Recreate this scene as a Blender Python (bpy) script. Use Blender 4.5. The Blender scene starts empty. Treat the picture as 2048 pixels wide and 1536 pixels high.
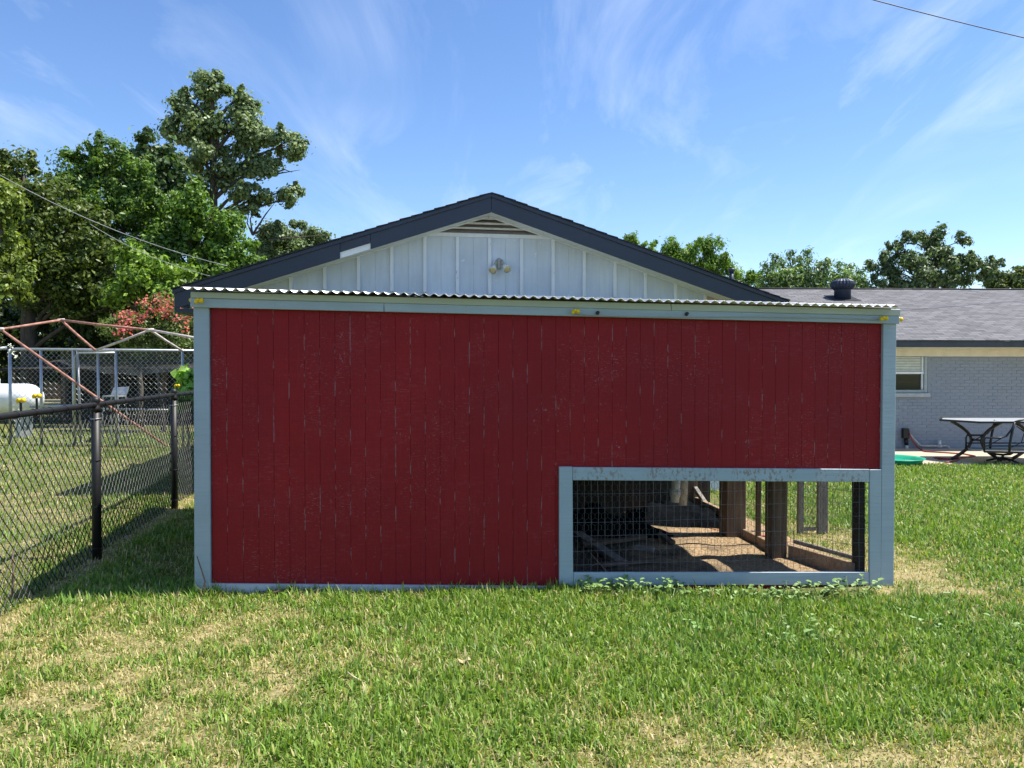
import bpy, math, random
import numpy as np
from mathutils import Vector
R = math.radians
random.seed(7); rng = np.random.default_rng(7)
S = bpy.context.scene
COL = S.collection

# ------------------------------------------------------------------ camera
F = 1540.0; PITCH = math.atan(28 / F); CAMZ = 1.5
cd = bpy.data.cameras.new('camera'); cam = bpy.data.objects.new('camera', cd); COL.objects.link(cam)
cd.sensor_width = 36; cd.lens = 36 * F / 2048; cd.clip_start = .05; cd.clip_end = 3000
cam.location = (0, 0, CAMZ); cam.rotation_euler = (math.pi / 2 - PITCH, 0, 0); S.camera = cam
# ------------------------------------------------------------------ sky and sun
SUN_EL, SUN_AZ = 61.0, 5.0            # azimuth from +X (right) towards +Y (away)
w = bpy.data.worlds.new('World'); S.world = w; w.use_nodes = True
wn, wl = w.node_tree.nodes, w.node_tree.links
wn.clear()
def N(nodes, t, **k):
    n = nodes.new(t)
    for a, v in k.items():
        if a.startswith('i_'): n.inputs[a[2:].replace('_', ' ')].default_value = v
        else: setattr(n, a, v)
    return n
sky = N(wn, 'ShaderNodeTexSky', sky_type='NISHITA', sun_disc=False)
sky.sun_elevation = R(SUN_EL); sky.sun_rotation = R(90 - SUN_AZ)
sky.air_density = 1.0; sky.dust_density = .1; sky.ozone_density = 3.2; sky.altitude = 200
bg = N(wn, 'ShaderNodeBackground'); bg.inputs['Strength'].default_value = .115
out = N(wn, 'ShaderNodeOutputWorld')
# thin cirrus all over the sky: streaked noise on a plane far overhead
tc = N(wn, 'ShaderNodeTexCoord')
sep = N(wn, 'ShaderNodeSeparateXYZ'); wl.new(tc.outputs['Generated'], sep.inputs[0])
zz = N(wn, 'ShaderNodeMath', operation='MAXIMUM'); zz.inputs[1].default_value = .03; wl.new(sep.outputs['Z'], zz.inputs[0])
zz2 = N(wn, 'ShaderNodeMath', operation='ADD'); zz2.inputs[1].default_value = .12; wl.new(zz.outputs[0], zz2.inputs[0])
dx = N(wn, 'ShaderNodeMath', operation='DIVIDE'); wl.new(sep.outputs['X'], dx.inputs[0]); wl.new(zz2.outputs[0], dx.inputs[1])
dy = N(wn, 'ShaderNodeMath', operation='DIVIDE'); wl.new(sep.outputs['Y'], dy.inputs[0]); wl.new(zz2.outputs[0], dy.inputs[1])
cmb = N(wn, 'ShaderNodeCombineXYZ'); wl.new(dx.outputs[0], cmb.inputs[0]); wl.new(dy.outputs[0], cmb.inputs[1])
mp = N(wn, 'ShaderNodeMapping'); mp.inputs['Rotation'].default_value = (0, 0, R(-32)); mp.inputs['Scale'].default_value = (1.5, .42, 1)
mp.inputs['Location'].default_value = (7.7, 3.0, 0)
wl.new(cmb.outputs[0], mp.inputs[0])
n1 = N(wn, 'ShaderNodeTexNoise'); n1.inputs['Scale'].default_value = 1.7; n1.inputs['Detail'].default_value = 9; n1.inputs['Roughness'].default_value = .62; n1.inputs['Distortion'].default_value = .7
wl.new(mp.outputs[0], n1.inputs['Vector'])
n2 = N(wn, 'ShaderNodeTexNoise'); n2.inputs['Scale'].default_value = .55; n2.inputs['Detail'].default_value = 3
wl.new(cmb.outputs[0], n2.inputs['Vector'])
r1 = N(wn, 'ShaderNodeMapRange'); r1.inputs[1].default_value = .46; r1.inputs[2].default_value = .80; wl.new(n1.outputs[0], r1.inputs[0])
r2 = N(wn, 'ShaderNodeMapRange'); r2.inputs[1].default_value = .36; r2.inputs[2].default_value = .66; wl.new(n2.outputs[0], r2.inputs[0])
mm = N(wn, 'ShaderNodeMath', operation='MULTIPLY'); wl.new(r1.outputs[0], mm.inputs[0]); wl.new(r2.outputs[0], mm.inputs[1])
m3 = N(wn, 'ShaderNodeMath', operation='MULTIPLY'); m3.inputs[1].default_value = .6; wl.new(mm.outputs[0], m3.inputs[0])
mix = N(wn, 'ShaderNodeMixRGB'); mix.inputs[2].default_value = (6.6, 7.0, 7.4, 1)
hs_ = N(wn, 'ShaderNodeHueSaturation'); hs_.inputs['Saturation'].default_value = 1.12; hs_.inputs['Hue'].default_value = .506; wl.new(sky.outputs[0], hs_.inputs['Color'])
wl.new(m3.outputs[0], mix.inputs[0]); wl.new(hs_.outputs[0], mix.inputs[1])
wl.new(mix.outputs[0], bg.inputs[0]); wl.new(bg.outputs[0], out.inputs[0])
sd = bpy.data.lights.new('sun', 'SUN'); sd.energy = 4.9; sd.angle = R(.53); sd.color = (1, .955, .87)
sun = bpy.data.objects.new('sun', sd); COL.objects.link(sun)
sdir = Vector((math.cos(R(SUN_EL)) * math.cos(R(SUN_AZ)), math.cos(R(SUN_EL)) * math.sin(R(SUN_AZ)), math.sin(R(SUN_EL))))
sun.rotation_euler = sdir.to_track_quat('Z', 'Y').to_euler(); sun.location = (8, 0, 14)
S.view_settings.view_transform = 'Standard'; S.view_settings.look = 'None'
S.view_settings.exposure = .88; S.view_settings.gamma = 1; S.view_settings.use_curve_mapping = False
S.render.engine = 'CYCLES'; S.cycles.max_bounces = 6; S.cycles.transparent_max_bounces = 8

# ------------------------------------------------------------------ small helpers
def ray(px, py):
    a, b = (px - 1024) / F, (768 - py) / F
    return Vector((a, math.cos(PITCH) + b * math.sin(PITCH), -math.sin(PITCH) + b * math.cos(PITCH)))
def at(px, py, Y):
    d = ray(px, py); return Vector((0, 0, CAMZ)) + d * (Y / d.y)
def ground(x, y): return -.2 * np.tanh(.024 * (np.asarray(x, float) + 2.1) / .2)
def gz(x, y): return float(ground(x, y))

class Plane:
    """a vertical wall plane: u along it, d behind it, z up"""
    def __init__(s, x0, y0, slope):
        t = math.atan(slope); s.o = Vector((x0, y0, 0)); s.U = Vector((math.cos(t), math.sin(t), 0)); s.D = Vector((-math.sin(t), math.cos(t), 0)); s.t = t
    def P(s, u, z, d=0): return s.o + s.U * u + s.D * d + Vector((0, 0, z))
    def uz(s, px, py, d=0):
        r = ray(px, py); c = Vector((0, 0, CAMZ)); q = s.o + s.D * d
        k = (q - c).dot(s.D) / r.dot(s.D); p = c + r * k
        return (p - s.o).dot(s.U), p.z
COOP = Plane(0, 5.384, .121)
GAB = Plane(0, 9.435, .14)
BRK = Plane(9.5, 16.3, .03)

class MB:
    def __init__(s): s.v = []; s.f = []
    def add(s, vs, fs):
        o = len(s.v); s.v += [tuple(p) for p in vs]; s.f += [tuple(i + o for i in f) for f in fs]; return s
    def prism(s, pts, vec):
        pts = [Vector(p) for p in pts]; vec = Vector(vec); n = len(pts)
        fs = [tuple(range(n)), tuple(range(2 * n - 1, n - 1, -1))] + [(i, n + i, n + (i + 1) % n, (i + 1) % n) for i in range(n)]
        return s.add(pts + [p + vec for p in pts], fs)
    def pbox(s, pl, u0, u1, z0, z1, d0, d1):
        return s.prism([pl.P(u0, z0, d0), pl.P(u1, z0, d0), pl.P(u1, z1, d0), pl.P(u0, z1, d0)], pl.D * (d1 - d0))
    def pquad(s, pl, uz, d0, d1):
        return s.prism([pl.P(u, z, d0) for u, z in uz], pl.D * (d1 - d0))
    def box(s, c, h, rz=0):
        c = Vector(c); a = Vector((math.cos(rz), math.sin(rz), 0)); b = Vector((-math.sin(rz), math.cos(rz), 0)); z = Vector((0, 0, 1))
        return s.prism([c + a * (sx * h[0]) + b * (sy * h[1]) - z * h[2] for sx, sy in ((-1, -1), (1, -1), (1, 1), (-1, 1))], z * 2 * h[2])
    def beam(s, p, q, wd, ht, up=(0, 0, 1)):
        p, q, up = Vector(p), Vector(q), Vector(up); t = (q - p).normalized(); sde = t.cross(up).normalized(); u2 = sde.cross(t)
        return s.prism([p + sde * (a * wd / 2) + u2 * (b * ht / 2) for a, b in ((-1, -1), (1, -1), (1, 1), (-1, 1))], q - p)
    def tube(s, path, r, n=6, cap=True):
        path = [Vector(p) for p in path]; m = len(path)
        rs = r if isinstance(r, (list, tuple)) else [r] * m
        vs, fs = [], []
        t0 = (path[1] - path[0]).normalized(); ref = Vector((0, 0, 1)) if abs(t0.z) < .9 else Vector((1, 0, 0))
        nrm = t0.cross(ref).normalized()
        for i, p in enumerate(path):
            t = (path[min(i + 1, m - 1)] - path[max(i - 1, 0)]).normalized()
            nrm = (nrm - t * nrm.dot(t))
            nrm = nrm.normalized() if nrm.length > 1e-6 else t.orthogonal().normalized()
            b = t.cross(nrm)
            for k in range(n):
                a = 2 * math.pi * k / n; vs.append(p + (nrm * math.cos(a) + b * math.sin(a)) * rs[i])
        for i in range(m - 1):
            for k in range(n): fs.append((i * n + k, i * n + (k + 1) % n, (i + 1) * n + (k + 1) % n, (i + 1) * n + k))
        if cap: fs += [tuple(range(n - 1, -1, -1)), tuple((m - 1) * n + k for k in range(n))]
        return s.add(vs, fs)
    def lathe(s, c, prof, n=20, axis=(0, 0, 1)):
        c = Vector(c); ax = Vector(axis).normalized(); a = ax.orthogonal().normalized(); b = ax.cross(a); vs, fs = [], []
        for r, h in prof:
            for k in range(n):
                t = 2 * math.pi * k / n; vs.append(c + ax * h + (a * math.cos(t) + b * math.sin(t)) * max(r, 1e-4))
        for i in range(len(prof) - 1):
            for k in range(n): fs.append((i * n + k, i * n + (k + 1) % n, (i + 1) * n + (k + 1) % n, (i + 1) * n + k))
        fs += [tuple(range(n - 1, -1, -1)), tuple((len(prof) - 1) * n + k for k in range(n))]
        return s.add(vs, fs)
def worldpos(o):
    p = Vector((0, 0, 0))
    while o: p += o.location; o = o.parent
    return p
def mesh_obj(name, me, mat, parent=None):
    o = bpy.data.objects.new(name, me); COL.objects.link(o)
    if mat is not None and len(me.materials) == 0: me.materials.append(mat)
    if parent: o.parent = parent
    return o
def build(name, mb, mat, parent=None, smooth=False, bevel=0):
    """link the collected shape as ONE mesh object, under its thing or top-level with its origin at the base"""
    v = np.array(mb.v, float)
    if parent: o0 = np.array(worldpos(parent))
    else: o0 = np.array([v[:, 0].mean(), v[:, 1].mean(), v[:, 2].min()])
    me = bpy.data.meshes.new(name); me.from_pydata((v - o0).tolist(), [], mb.f); me.update()
    import bmesh
    bm = bmesh.new(); bm.from_mesh(me); bmesh.ops.recalc_face_normals(bm, faces=bm.faces)
    if bevel: bmesh.ops.bevel(bm, geom=list(bm.edges), offset=bevel, segments=1, affect='EDGES', clamp_overlap=True)
    bm.to_mesh(me); bm.free()
    if smooth:
        for p in me.polygons: p.use_smooth = True
    o = mesh_obj(name, me, mat, parent)
    if not parent: o.location = o0
    return o
def thing(name, loc, label, cat, group=None):
    o = bpy.data.objects.new(name, None); COL.objects.link(o); o.location = loc; o.empty_display_size = .1
    return tag(o, label, cat, group)
def tag(o, label, cat, group=None):
    o['label'] = label; o['category'] = cat
    if group: o['group'] = group
    return o
def npmesh(name, verts, quads_or_tris, k, mat, parent=None, colors=None):
    """fast mesh: k-sided faces from numpy arrays; colors per vertex"""
    v = np.asarray(verts, np.float32); f = np.asarray(quads_or_tris, np.int32)
    o0 = np.array(worldpos(parent)) if parent else np.array([0, 0, 0.])
    me = bpy.data.meshes.new(name); me.vertices.add(len(v)); me.vertices.foreach_set('co', (v - o0.astype(np.float32)).ravel())
    me.loops.add(f.size); me.loops.foreach_set('vertex_index', f.ravel())
    me.polygons.add(len(f)); me.polygons.foreach_set('loop_start', np.arange(0, f.size, k, dtype=np.int32))
    me.update(calc_edges=True)
    if colors is not None:
        ca = me.color_attributes.new('col', 'FLOAT_COLOR', 'POINT')
        c = np.ones((len(v), 4), np.float32); c[:, :3] = colors; ca.data.foreach_set('color', c.ravel())
    me.validate()
    return mesh_obj(name, me, mat, parent)
def vnoise(x, y, sc, seed=0, octv=3):
    x = np.asarray(x, float) / sc; y = np.asarray(y, float) / sc; r = 0; a = 1; tot = 0
    for o in range(octv):
        g = np.random.default_rng(seed + o).random((64, 64))
        xi, yi = np.floor(x).astype(int), np.floor(y).astype(int); fx, fy = x - xi, y - yi
        fx = fx * fx * (3 - 2 * fx); fy = fy * fy * (3 - 2 * fy)
        q = lambda i, j: g[i % 64, j % 64]
        r = r + a * ((q(xi, yi) * (1 - fx) + q(xi + 1, yi) * fx) * (1 - fy) + (q(xi, yi + 1) * (1 - fx) + q(xi + 1, yi + 1) * fx) * fy)
        tot += a; a *= .5; x = x * 2.03 + 11; y = y * 2.03 + 5
    return r / tot

# ------------------------------------------------------------------ materials
class MT:
    """small node builder"""
    def __init__(s, name, rough=.6, spec=.4, metal=0):
        s.m = bpy.data.materials.new(name); s.m.use_nodes = True; s.n = s.m.node_tree.nodes; s.l = s.m.node_tree.links
        s.b = s.n['Principled BSDF']; s.b.inputs['Roughness'].default_value = rough
        s.b.inputs['Specular IOR Level'].default_value = spec; s.b.inputs['Metallic'].default_value = metal
        s.tc = s.n.new('ShaderNodeTexCoord')
    def noise(s, scale, detail=4, stretch=(1, 1, 1), rough=.55, dist=0, rot=(0, 0, 0)):
        mp = s.n.new('ShaderNodeMapping'); mp.inputs['Scale'].default_value = stretch; mp.inputs['Rotation'].default_value = rot; s.l.new(s.tc.outputs['Object'], mp.inputs[0])
        t = s.n.new('ShaderNodeTexNoise'); t.inputs['Scale'].default_value = scale; t.inputs['Detail'].default_value = detail
        t.inputs['Roughness'].default_value = rough; t.inputs['Distortion'].default_value = dist
        s.l.new(mp.outputs[0], t.inputs['Vector']); return t.outputs[0]
    def ramp(s, fac, a, b, lo=0., hi=1.):
        r = s.n.new('ShaderNodeMapRange'); r.inputs[1].default_value = a; r.inputs[2].default_value = b; r.inputs[3].default_value = lo; r.inputs[4].default_value = hi
        s.l.new(fac, r.inputs[0]); return r.outputs[0]
    def math(s, op, a, b=None):
        r = s.n.new('ShaderNodeMath'); r.operation = op
        for i, x in enumerate((a, b)):
            if x is None: continue
            if isinstance(x, (int, float)): r.inputs[i].default_value = x
            else: s.l.new(x, r.inputs[i])
        return r.outputs[0]
    def rnd(s): return s.n.new('ShaderNodeObjectInfo').outputs['Random']
    def mixc(s, fac, a, b):
        r = s.n.new('ShaderNodeMixRGB')
        if isinstance(fac, (int, float)): r.inputs[0].default_value = fac
        else: s.l.new(fac, r.inputs[0])
        for i, x in ((1, a), (2, b)):
            if isinstance(x, tuple): r.inputs[i].default_value = (*x, 1)
            else: s.l.new(x, r.inputs[i])
        return r.outputs[0]
    def color(s, c):
        if isinstance(c, tuple): s.b.inputs['Base Color'].default_value = (*c, 1)
        else: s.l.new(c, s.b.inputs['Base Color'])
    def bump(s, h, strength=.3, dist=.01):
        b = s.n.new('ShaderNodeBump'); b.inputs['Strength'].default_value = strength; b.inputs['Distance'].default_value = dist
        s.l.new(h, b.inputs['Height']); s.l.new(b.outputs[0], s.b.inputs['Normal'])
def simple(name, c, rough=.6, var=.25, scale=12, bump=.15, metal=0, stretch=(1, 1, 1), spec=.4):
    m = MT(name, rough, spec, metal); n = m.noise(scale, 5, stretch)
    d = tuple(x * (1 - var) for x in c); e = tuple(min(1, x * (1 + var)) for x in c)
    m.color(m.mixc(m.ramp(n, .3, .7), d, e))
    if bump: m.bump(n, bump, .01)
    return m.m

def red_siding(u0, pitch, plane):
    m = MT('red_barn_paint', .55, .22)
    # u coordinate along the wall, from object coordinates relative to the coop's origin
    sp = m.n.new('ShaderNodeSeparateXYZ'); m.l.new(m.tc.outputs['Object'], sp.inputs[0])
    u = m.math('ADD', m.math('MULTIPLY', sp.outputs[0], plane.U.x), m.math('MULTIPLY', sp.outputs[1], plane.U.y))
    fr = m.math('FRACT', m.math('DIVIDE', m.math('SUBTRACT', u, u0), pitch))
    edge = m.math('ABSOLUTE', m.math('SUBTRACT', fr, .5))               # .5 at a groove
    saw = m.noise(1, 3, (2.2, 2.2, 330)); grain = m.noise(1, 4, (140, 140, 2.5)); big = m.noise(1.1, 3)
    cath = m.noise(1, 2, (9, 9, 3.2), dist=2.2)
    base = m.mixc(m.ramp(big, .35, .65), (.228, .0066, .0125), (.285, .0078, .0112))
    base = m.mixc(m.ramp(m.rnd(), 0, 1, 0, .30), base, (.180, .0056, .0115))
    base = m.mixc(m.ramp(saw, .3, .75, 0, .55), base, (.145, .0050, .0080))
    base = m.mixc(m.ramp(grain, .55, .8, 0, .35), base, (.26, .028, .038))
    scuff = m.math('MULTIPLY', m.ramp(m.noise(2.0, 3, (1, 1, 1.4)), .50, .68), m.ramp(m.noise(1, 4, (16, 16, 95), rough=.75), .52, .70))
    base = m.mixc(m.math('MULTIPLY', scuff, .42), base, (.34, .10, .125))
    # chips to the bare pale primer, mostly along the grooves
    c1 = m.math('MULTIPLY', m.ramp(edge, .466, .490), m.ramp(m.noise(1, 5, (18, 18, 5.5), rough=.7), .53, .58))
    c1 = m.math('MULTIPLY', c1, m.ramp(m.noise(1, 3, (140, 140, 30)), .40, .50))
    c2 = m.math('MULTIPLY', m.ramp(m.noise(1, 4, (60, 60, 42), rough=.8), .61, .67), m.ramp(m.noise(1.9, 5, (3.2, 3.2, 1.1)), .56, .70))
    c3 = m.math('MULTIPLY', m.ramp(m.noise(1, 2, (40, 40, 230)), .62, .70), m.ramp(m.noise(1.6, 4), .50, .66))
    chip = m.math('MINIMUM', m.math('ADD', c1, m.math('ADD', c2, m.math('MULTIPLY', c3, .5))), 1.0)
    m.color(m.mixc(m.math('MULTIPLY', chip, .62), base, (.47, .43, .44)))
    h = m.math('ADD', m.math('MULTIPLY', saw, .6), m.math('ADD', m.math('MULTIPLY', grain, .5), m.math('MULTIPLY', cath, .5)))
    h = m.math('SUBTRACT', h, m.math('MULTIPLY', chip, .6)); m.bump(h, .55, .004)
    return m.m
def worn_paint(name, c, chipc, amount=.5, rough=.5, grain=(3, 3, 60), chips=(30, 30, 30)):
    m = MT(name, rough, .4)
    g = m.noise(1, 4, grain); b = m.noise(2.5, 4)
    col = m.mixc(m.ramp(b, .3, .7), tuple(x * .90 for x in c), tuple(min(1, x * 1.07) for x in c))
    col = m.mixc(m.ramp(g, .42, .78, 0, .38), col, tuple(x * .72 for x in c))
    col = m.mixc(m.ramp(m.rnd(), 0, 1, 0, .16), col, tuple(x * .72 for x in c))
    col = m.mixc(m.ramp(m.noise(.9, 6, (1.4, 1.4, .6), rough=.7), .52, .72, 0, .22), col, tuple(x * q for x, q in zip(c, (.74, .70, .62))))
    k = m.math('MULTIPLY', m.ramp(m.noise(1, 5, chips, rough=.7), .70 - amount * .18, .725 - amount * .18), m.ramp(m.noise(3.5, 3), .44, .56))
    col = m.mixc(m.math('MULTIPLY', k, .8), col, chipc); m.color(col)
    m.bump(m.math('SUBTRACT', g, k), .25, .004)
    return m.m
def wood(name, a, b, rough=.8, st=(30, 30, 2)):
    m = MT(name, rough, .2); g = m.noise(1, 6, st, dist=.6); k = m.noise(3, 3)
    m.color(m.mixc(m.ramp(k, .3, .7), m.mixc(m.ramp(g, .3, .7), a, b), m.mixc(m.ramp(g, .3, .7), tuple(x * .7 for x in a), tuple(x * .8 for x in b))))
    m.bump(g, .5, .006); return m.m
def leafy(name, tint=(1, 1, 1), trans=.35, gloss=.42):
    m = bpy.data.materials.new(name); m.use_nodes = True; n, l = m.node_tree.nodes, m.node_tree.links; n.clear()
    at_ = n.new('ShaderNodeAttribute'); at_.attribute_name = 'col'
    mu = n.new('ShaderNodeMixRGB'); mu.blend_type = 'MULTIPLY'; mu.inputs[0].default_value = 1; mu.inputs[2].default_value = (*tint, 1); l.new(at_.outputs[0], mu.inputs[1])
    p = n.new('ShaderNodeBsdfPrincipled'); p.inputs['Roughness'].default_value = gloss; p.inputs['Specular IOR Level'].default_value = .35; l.new(mu.outputs[0], p.inputs[0])
    t = n.new('ShaderNodeBsdfTranslucent')
    tm = n.new('ShaderNodeMixRGB'); tm.blend_type = 'MULTIPLY'; tm.inputs[0].default_value = 1; tm.inputs[2].default_value = (1.25, 1.35, .55, 1); l.new(mu.outputs[0], tm.inputs[1]); l.new(tm.outputs[0], t.inputs[0])
    mx = n.new('ShaderNodeMixShader'); mx.inputs[0].default_value = trans; l.new(p.outputs[0], mx.inputs[1]); l.new(t.outputs[0], mx.inputs[2])
    o = n.new('ShaderNodeOutputMaterial'); l.new(mx.outputs[0], o.inputs[0]); return m

M = {}
M['trim'] = worn_paint('blue_grey_trim_paint', (.325, .402, .462), (.16, .13, .10), .12)
M['trim_worn'] = worn_paint('scraped_blue_grey_paint', (.325, .402, .462), (.22, .17, .12), .95, chips=(48, 48, 26))
M['trim_green'] = worn_paint('pale_green_grey_paint', (.40, .44, .38), (.2, .2, .17), .1)
M['skirt'] = worn_paint('pale_grey_skirting', (.46, .50, .52), (.22, .18, .14), .5)
M['white_wall'] = worn_paint('weathered_white_boards', (.60, .665, .735), (.74, .76, .78), .35, .6, (25, 25, 2), (10, 10, 7))
M['white_trim'] = worn_paint('white_trim_paint', (.76, .80, .84), (.40, .38, .34), .35, .5, (25, 25, 3), (22, 22, 9))
M['cracked'] = worn_paint('cracked_white_skirt_board', (.70, .75, .76), (.13, .13, .12), .9, .6, (3, 3, 40), (3, 3, 55))
M['pink'] = worn_paint('pinkish_board', (.66, .45, .40), (.5, .3, .25), .3)  # pinkish tone for the boards at the right end of the gable
M['louver'] = simple('taupe_louver_paint', (.30, .265, .255), .6, .15)
M['louver_edge'] = simple('pale_louver_paint', (.60, .60, .58), .6, .12)
M['navy'] = worn_paint('dark_navy_fascia_paint', (.026, .036, .060), (.09, .09, .10), .25, .45, (3, 3, 30), (8, 8, 40))
M['shingle_dark'] = simple('dark_roof_shingle', (.020, .022, .028), .9, .4, 40, .5)
M['galv_roof'] = simple('galvanised_roof_sheet', (.52, .53, .54), .42, .2, 8, .05, .6)
M['wood_old'] = wood('weathered_brown_wood', (.095, .065, .045), (.17, .12, .085))
M['wood_tan'] = wood('tan_raw_wood', (.27, .18, .11), (.40, .29, .19), st=(3, 30, 30))
M['wood_grey'] = wood('grey_weathered_wood', (.20, .17, .15), (.33, .30, .27))
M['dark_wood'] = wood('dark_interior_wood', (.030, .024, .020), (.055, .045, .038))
M['galv'] = simple('galvanised_steel', (.42, .44, .45), .42, .2, 20, .08, .7)
M['wire'] = simple('light_welded_wire', (.20, .205, .21), .45, .2, 20, 0, .6)
M['hexwire'] = simple('dull_hex_wire', (.09, .09, .09), .5, .2, 20, 0, .5)
M['black'] = simple('black_vinyl_coating', (.009, .009, .010), .52, .3, 30, .05, 0, spec=.5)
M['black_metal'] = simple('black_powder_coat', (.016, .016, .018), .35, .3, 30, .05, .2, spec=.5)
M['bronze'] = simple('brown_grey_metal', (.055, .047, .043), .4, .2, 20, .05, .5)
M['rust'] = simple('pinkish_rusted_pipe', (.36, .17, .125), .7, .45, 14, .3)
M['palepipe'] = simple('pale_faded_pipe', (.55, .47, .43), .6, .3, 14, .2)
M['yellow'] = simple('yellow_plastic', (.72, .49, .015), .4, .2, 30, .05)
M['pvc'] = simple('white_pvc', (.58, .56, .52), .4, .15, 15, .05)
M['pvc_grey'] = simple('grey_pvc_pipe', (.42, .40, .36), .45, .2, 15, .05)
M['tarp'] = simple('black_tarp', (.006, .007, .009), 1.0, .4, 10, .3, spec=0)
M['hose'] = simple('red_rubber_hose', (.36, .055, .04), .45, .2, 20, .05)
M['green_plastic'] = simple('green_pool_plastic', (.02, .33, .20), .35, .15, 10, .05)
M['glass_top'] = simple('pale_glass_table_top', (.62, .64, .65), .15, .08, 5, 0)
M['sling'] = simple('grey_sling_fabric', (.34, .34, .33), .8, .15, 40, .1)
M['white_paint'] = simple('white_enamel', (.78, .79, .78), .4, .08, 6, .03)
M['lens'] = simple('yellowed_lens', (.62, .52, .27), .35, .2, 30, .05)
M['fixture'] = simple('grey_beige_fixture', (.33, .32, .28), .5, .15, 30, .05)
m = MT('grey_painted_brick', .75, .3); k = m.noise(9, 5); m.color(m.mixc(m.ramp(m.rnd(), 0, 1, 0, .35), m.mixc(m.ramp(k, .3, .7), (.250, .275, .310), (.300, .330, .370)), (.225, .245, .270))); m.bump(k, .35, .01); M['brick'] = m.m
M['mortar'] = simple('grey_painted_mortar', (.250, .275, .305), .8, .12, 60, .4)
M['cream'] = simple('cream_soffit_trim', (.70, .62, .48), .55, .08, 6, .05)
M['gutter'] = simple('dark_slate_fascia', (.045, .050, .060), .45, .2, 6, .05)
M['alu'] = simple('grey_window_frame', (.33, .36, .37), .4, .12, 12, .03, .3)
M['blind'] = simple('cream_blind_slat', (.66, .68, .60), .6, .1, 12, .03)
M['sill'] = simple('painted_brick_sill', (.42, .43, .43), .7, .12, 9, .3)
M['bark'] = wood('grey_brown_bark', (.06, .05, .042), (.13, .11, .09), .9, (14, 14, 3))
M['salmon'] = simple('salmon_roof', (.50, .27, .19), .8, .2, 5, .2)
M['straw'] = simple('dry_straw_stem', (.50, .40, .24), .8, .25, 20, .1)
M['twig'] = simple('brown_twig', (.16, .10, .07), .85, .3, 20, .2)
m = MT('coop_soil_sun_and_shade', .95, .1); k1 = m.noise(45, 4); k2 = m.noise(3, 4)
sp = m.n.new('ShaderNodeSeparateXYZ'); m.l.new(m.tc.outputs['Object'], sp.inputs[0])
sun_tone = m.ramp(m.math('ADD', sp.outputs[0], m.ramp(k2, .3, .7, -.5, .5)), .75, 1.5)      # sunlit and shaded tones painted into the floor, paler towards the open side
m.color(m.mixc(sun_tone, m.mixc(m.ramp(k1, .3, .7), (.05, .042, .032), (.10, .08, .058)), m.mixc(m.ramp(k1, .35, .65), (.20, .135, .075), (.40, .29, .17)))); m.bump(k1, .6, .01); M['dirt'] = m.m
M['cable'] = simple('grey_cable', (.10, .10, .10), .5, .2, 3, 0)
M['cable_pale'] = simple('pale_cable', (.34, .34, .33), .5, .2, 3, 0)
M['leaf'] = leafy('tree_leaf')
M['leaf_gloss'] = leafy('glossy_tree_leaf', (1, 1, 1), .28, .45)
M['grass'] = leafy('grass_blade', (1, 1, 1), .30, .50)
M['petal'] = leafy('petal', (1, 1, 1), .4, .6)
m = MT('window_glass', .04, .5); m.color((.02, .024, .022)); m.bump(m.noise(2, 2), .02, .01); M['glass'] = m.m
m = MT('patio_concrete', .9, .2); k = m.noise(2.2, 5); k2 = m.noise(60, 3)
m.color(m.mixc(m.ramp(k2, .35, .7), m.mixc(m.ramp(k, .35, .65), (.46, .39, .29), (.56, .47, .35)), (.38, .34, .27))); m.bump(k2, .3, .005); M['concrete'] = m.m
m = MT('grey_shingle_roof', .92, .2); k = m.noise(1, 4, (5, 1, 1), rough=.7)
sp = m.n.new('ShaderNodeSeparateXYZ'); m.l.new(m.tc.outputs['Object'], sp.inputs[0])
bt = m.n.new('ShaderNodeTexBrick'); mp_ = m.n.new('ShaderNodeMapping'); m.l.new(m.tc.outputs['Object'], mp_.inputs[0]); m.l.new(mp_.outputs[0], bt.inputs['Vector'])
bt.inputs['Color1'].default_value = (.080, .079, .082, 1); bt.inputs['Color2'].default_value = (.185, .180, .186, 1); bt.inputs['Mortar'].default_value = (.065, .062, .068, 1)
bt.inputs['Scale'].default_value = 1; bt.inputs['Brick Width'].default_value = .26; bt.inputs['Row Height'].default_value = .136; bt.inputs['Mortar Size'].default_value = .012; bt.inputs['Bias'].default_value = 0
m.color(m.mixc(m.ramp(m.noise(1, 3, (6, 14, 1)), .3, .7, 0, .6), bt.outputs[0], (.155, .150, .155))); m.bump(bt.outputs[1], .4, .01); M['shingles'] = m.m
m = MT('brown_tree_shade_soil', .95, .1); m.color(m.mixc(m.ramp(m.noise(1.5, 5), .3, .7), (.10, .10, .04), (.20, .17, .08))); M['soil'] = m.m

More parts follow.
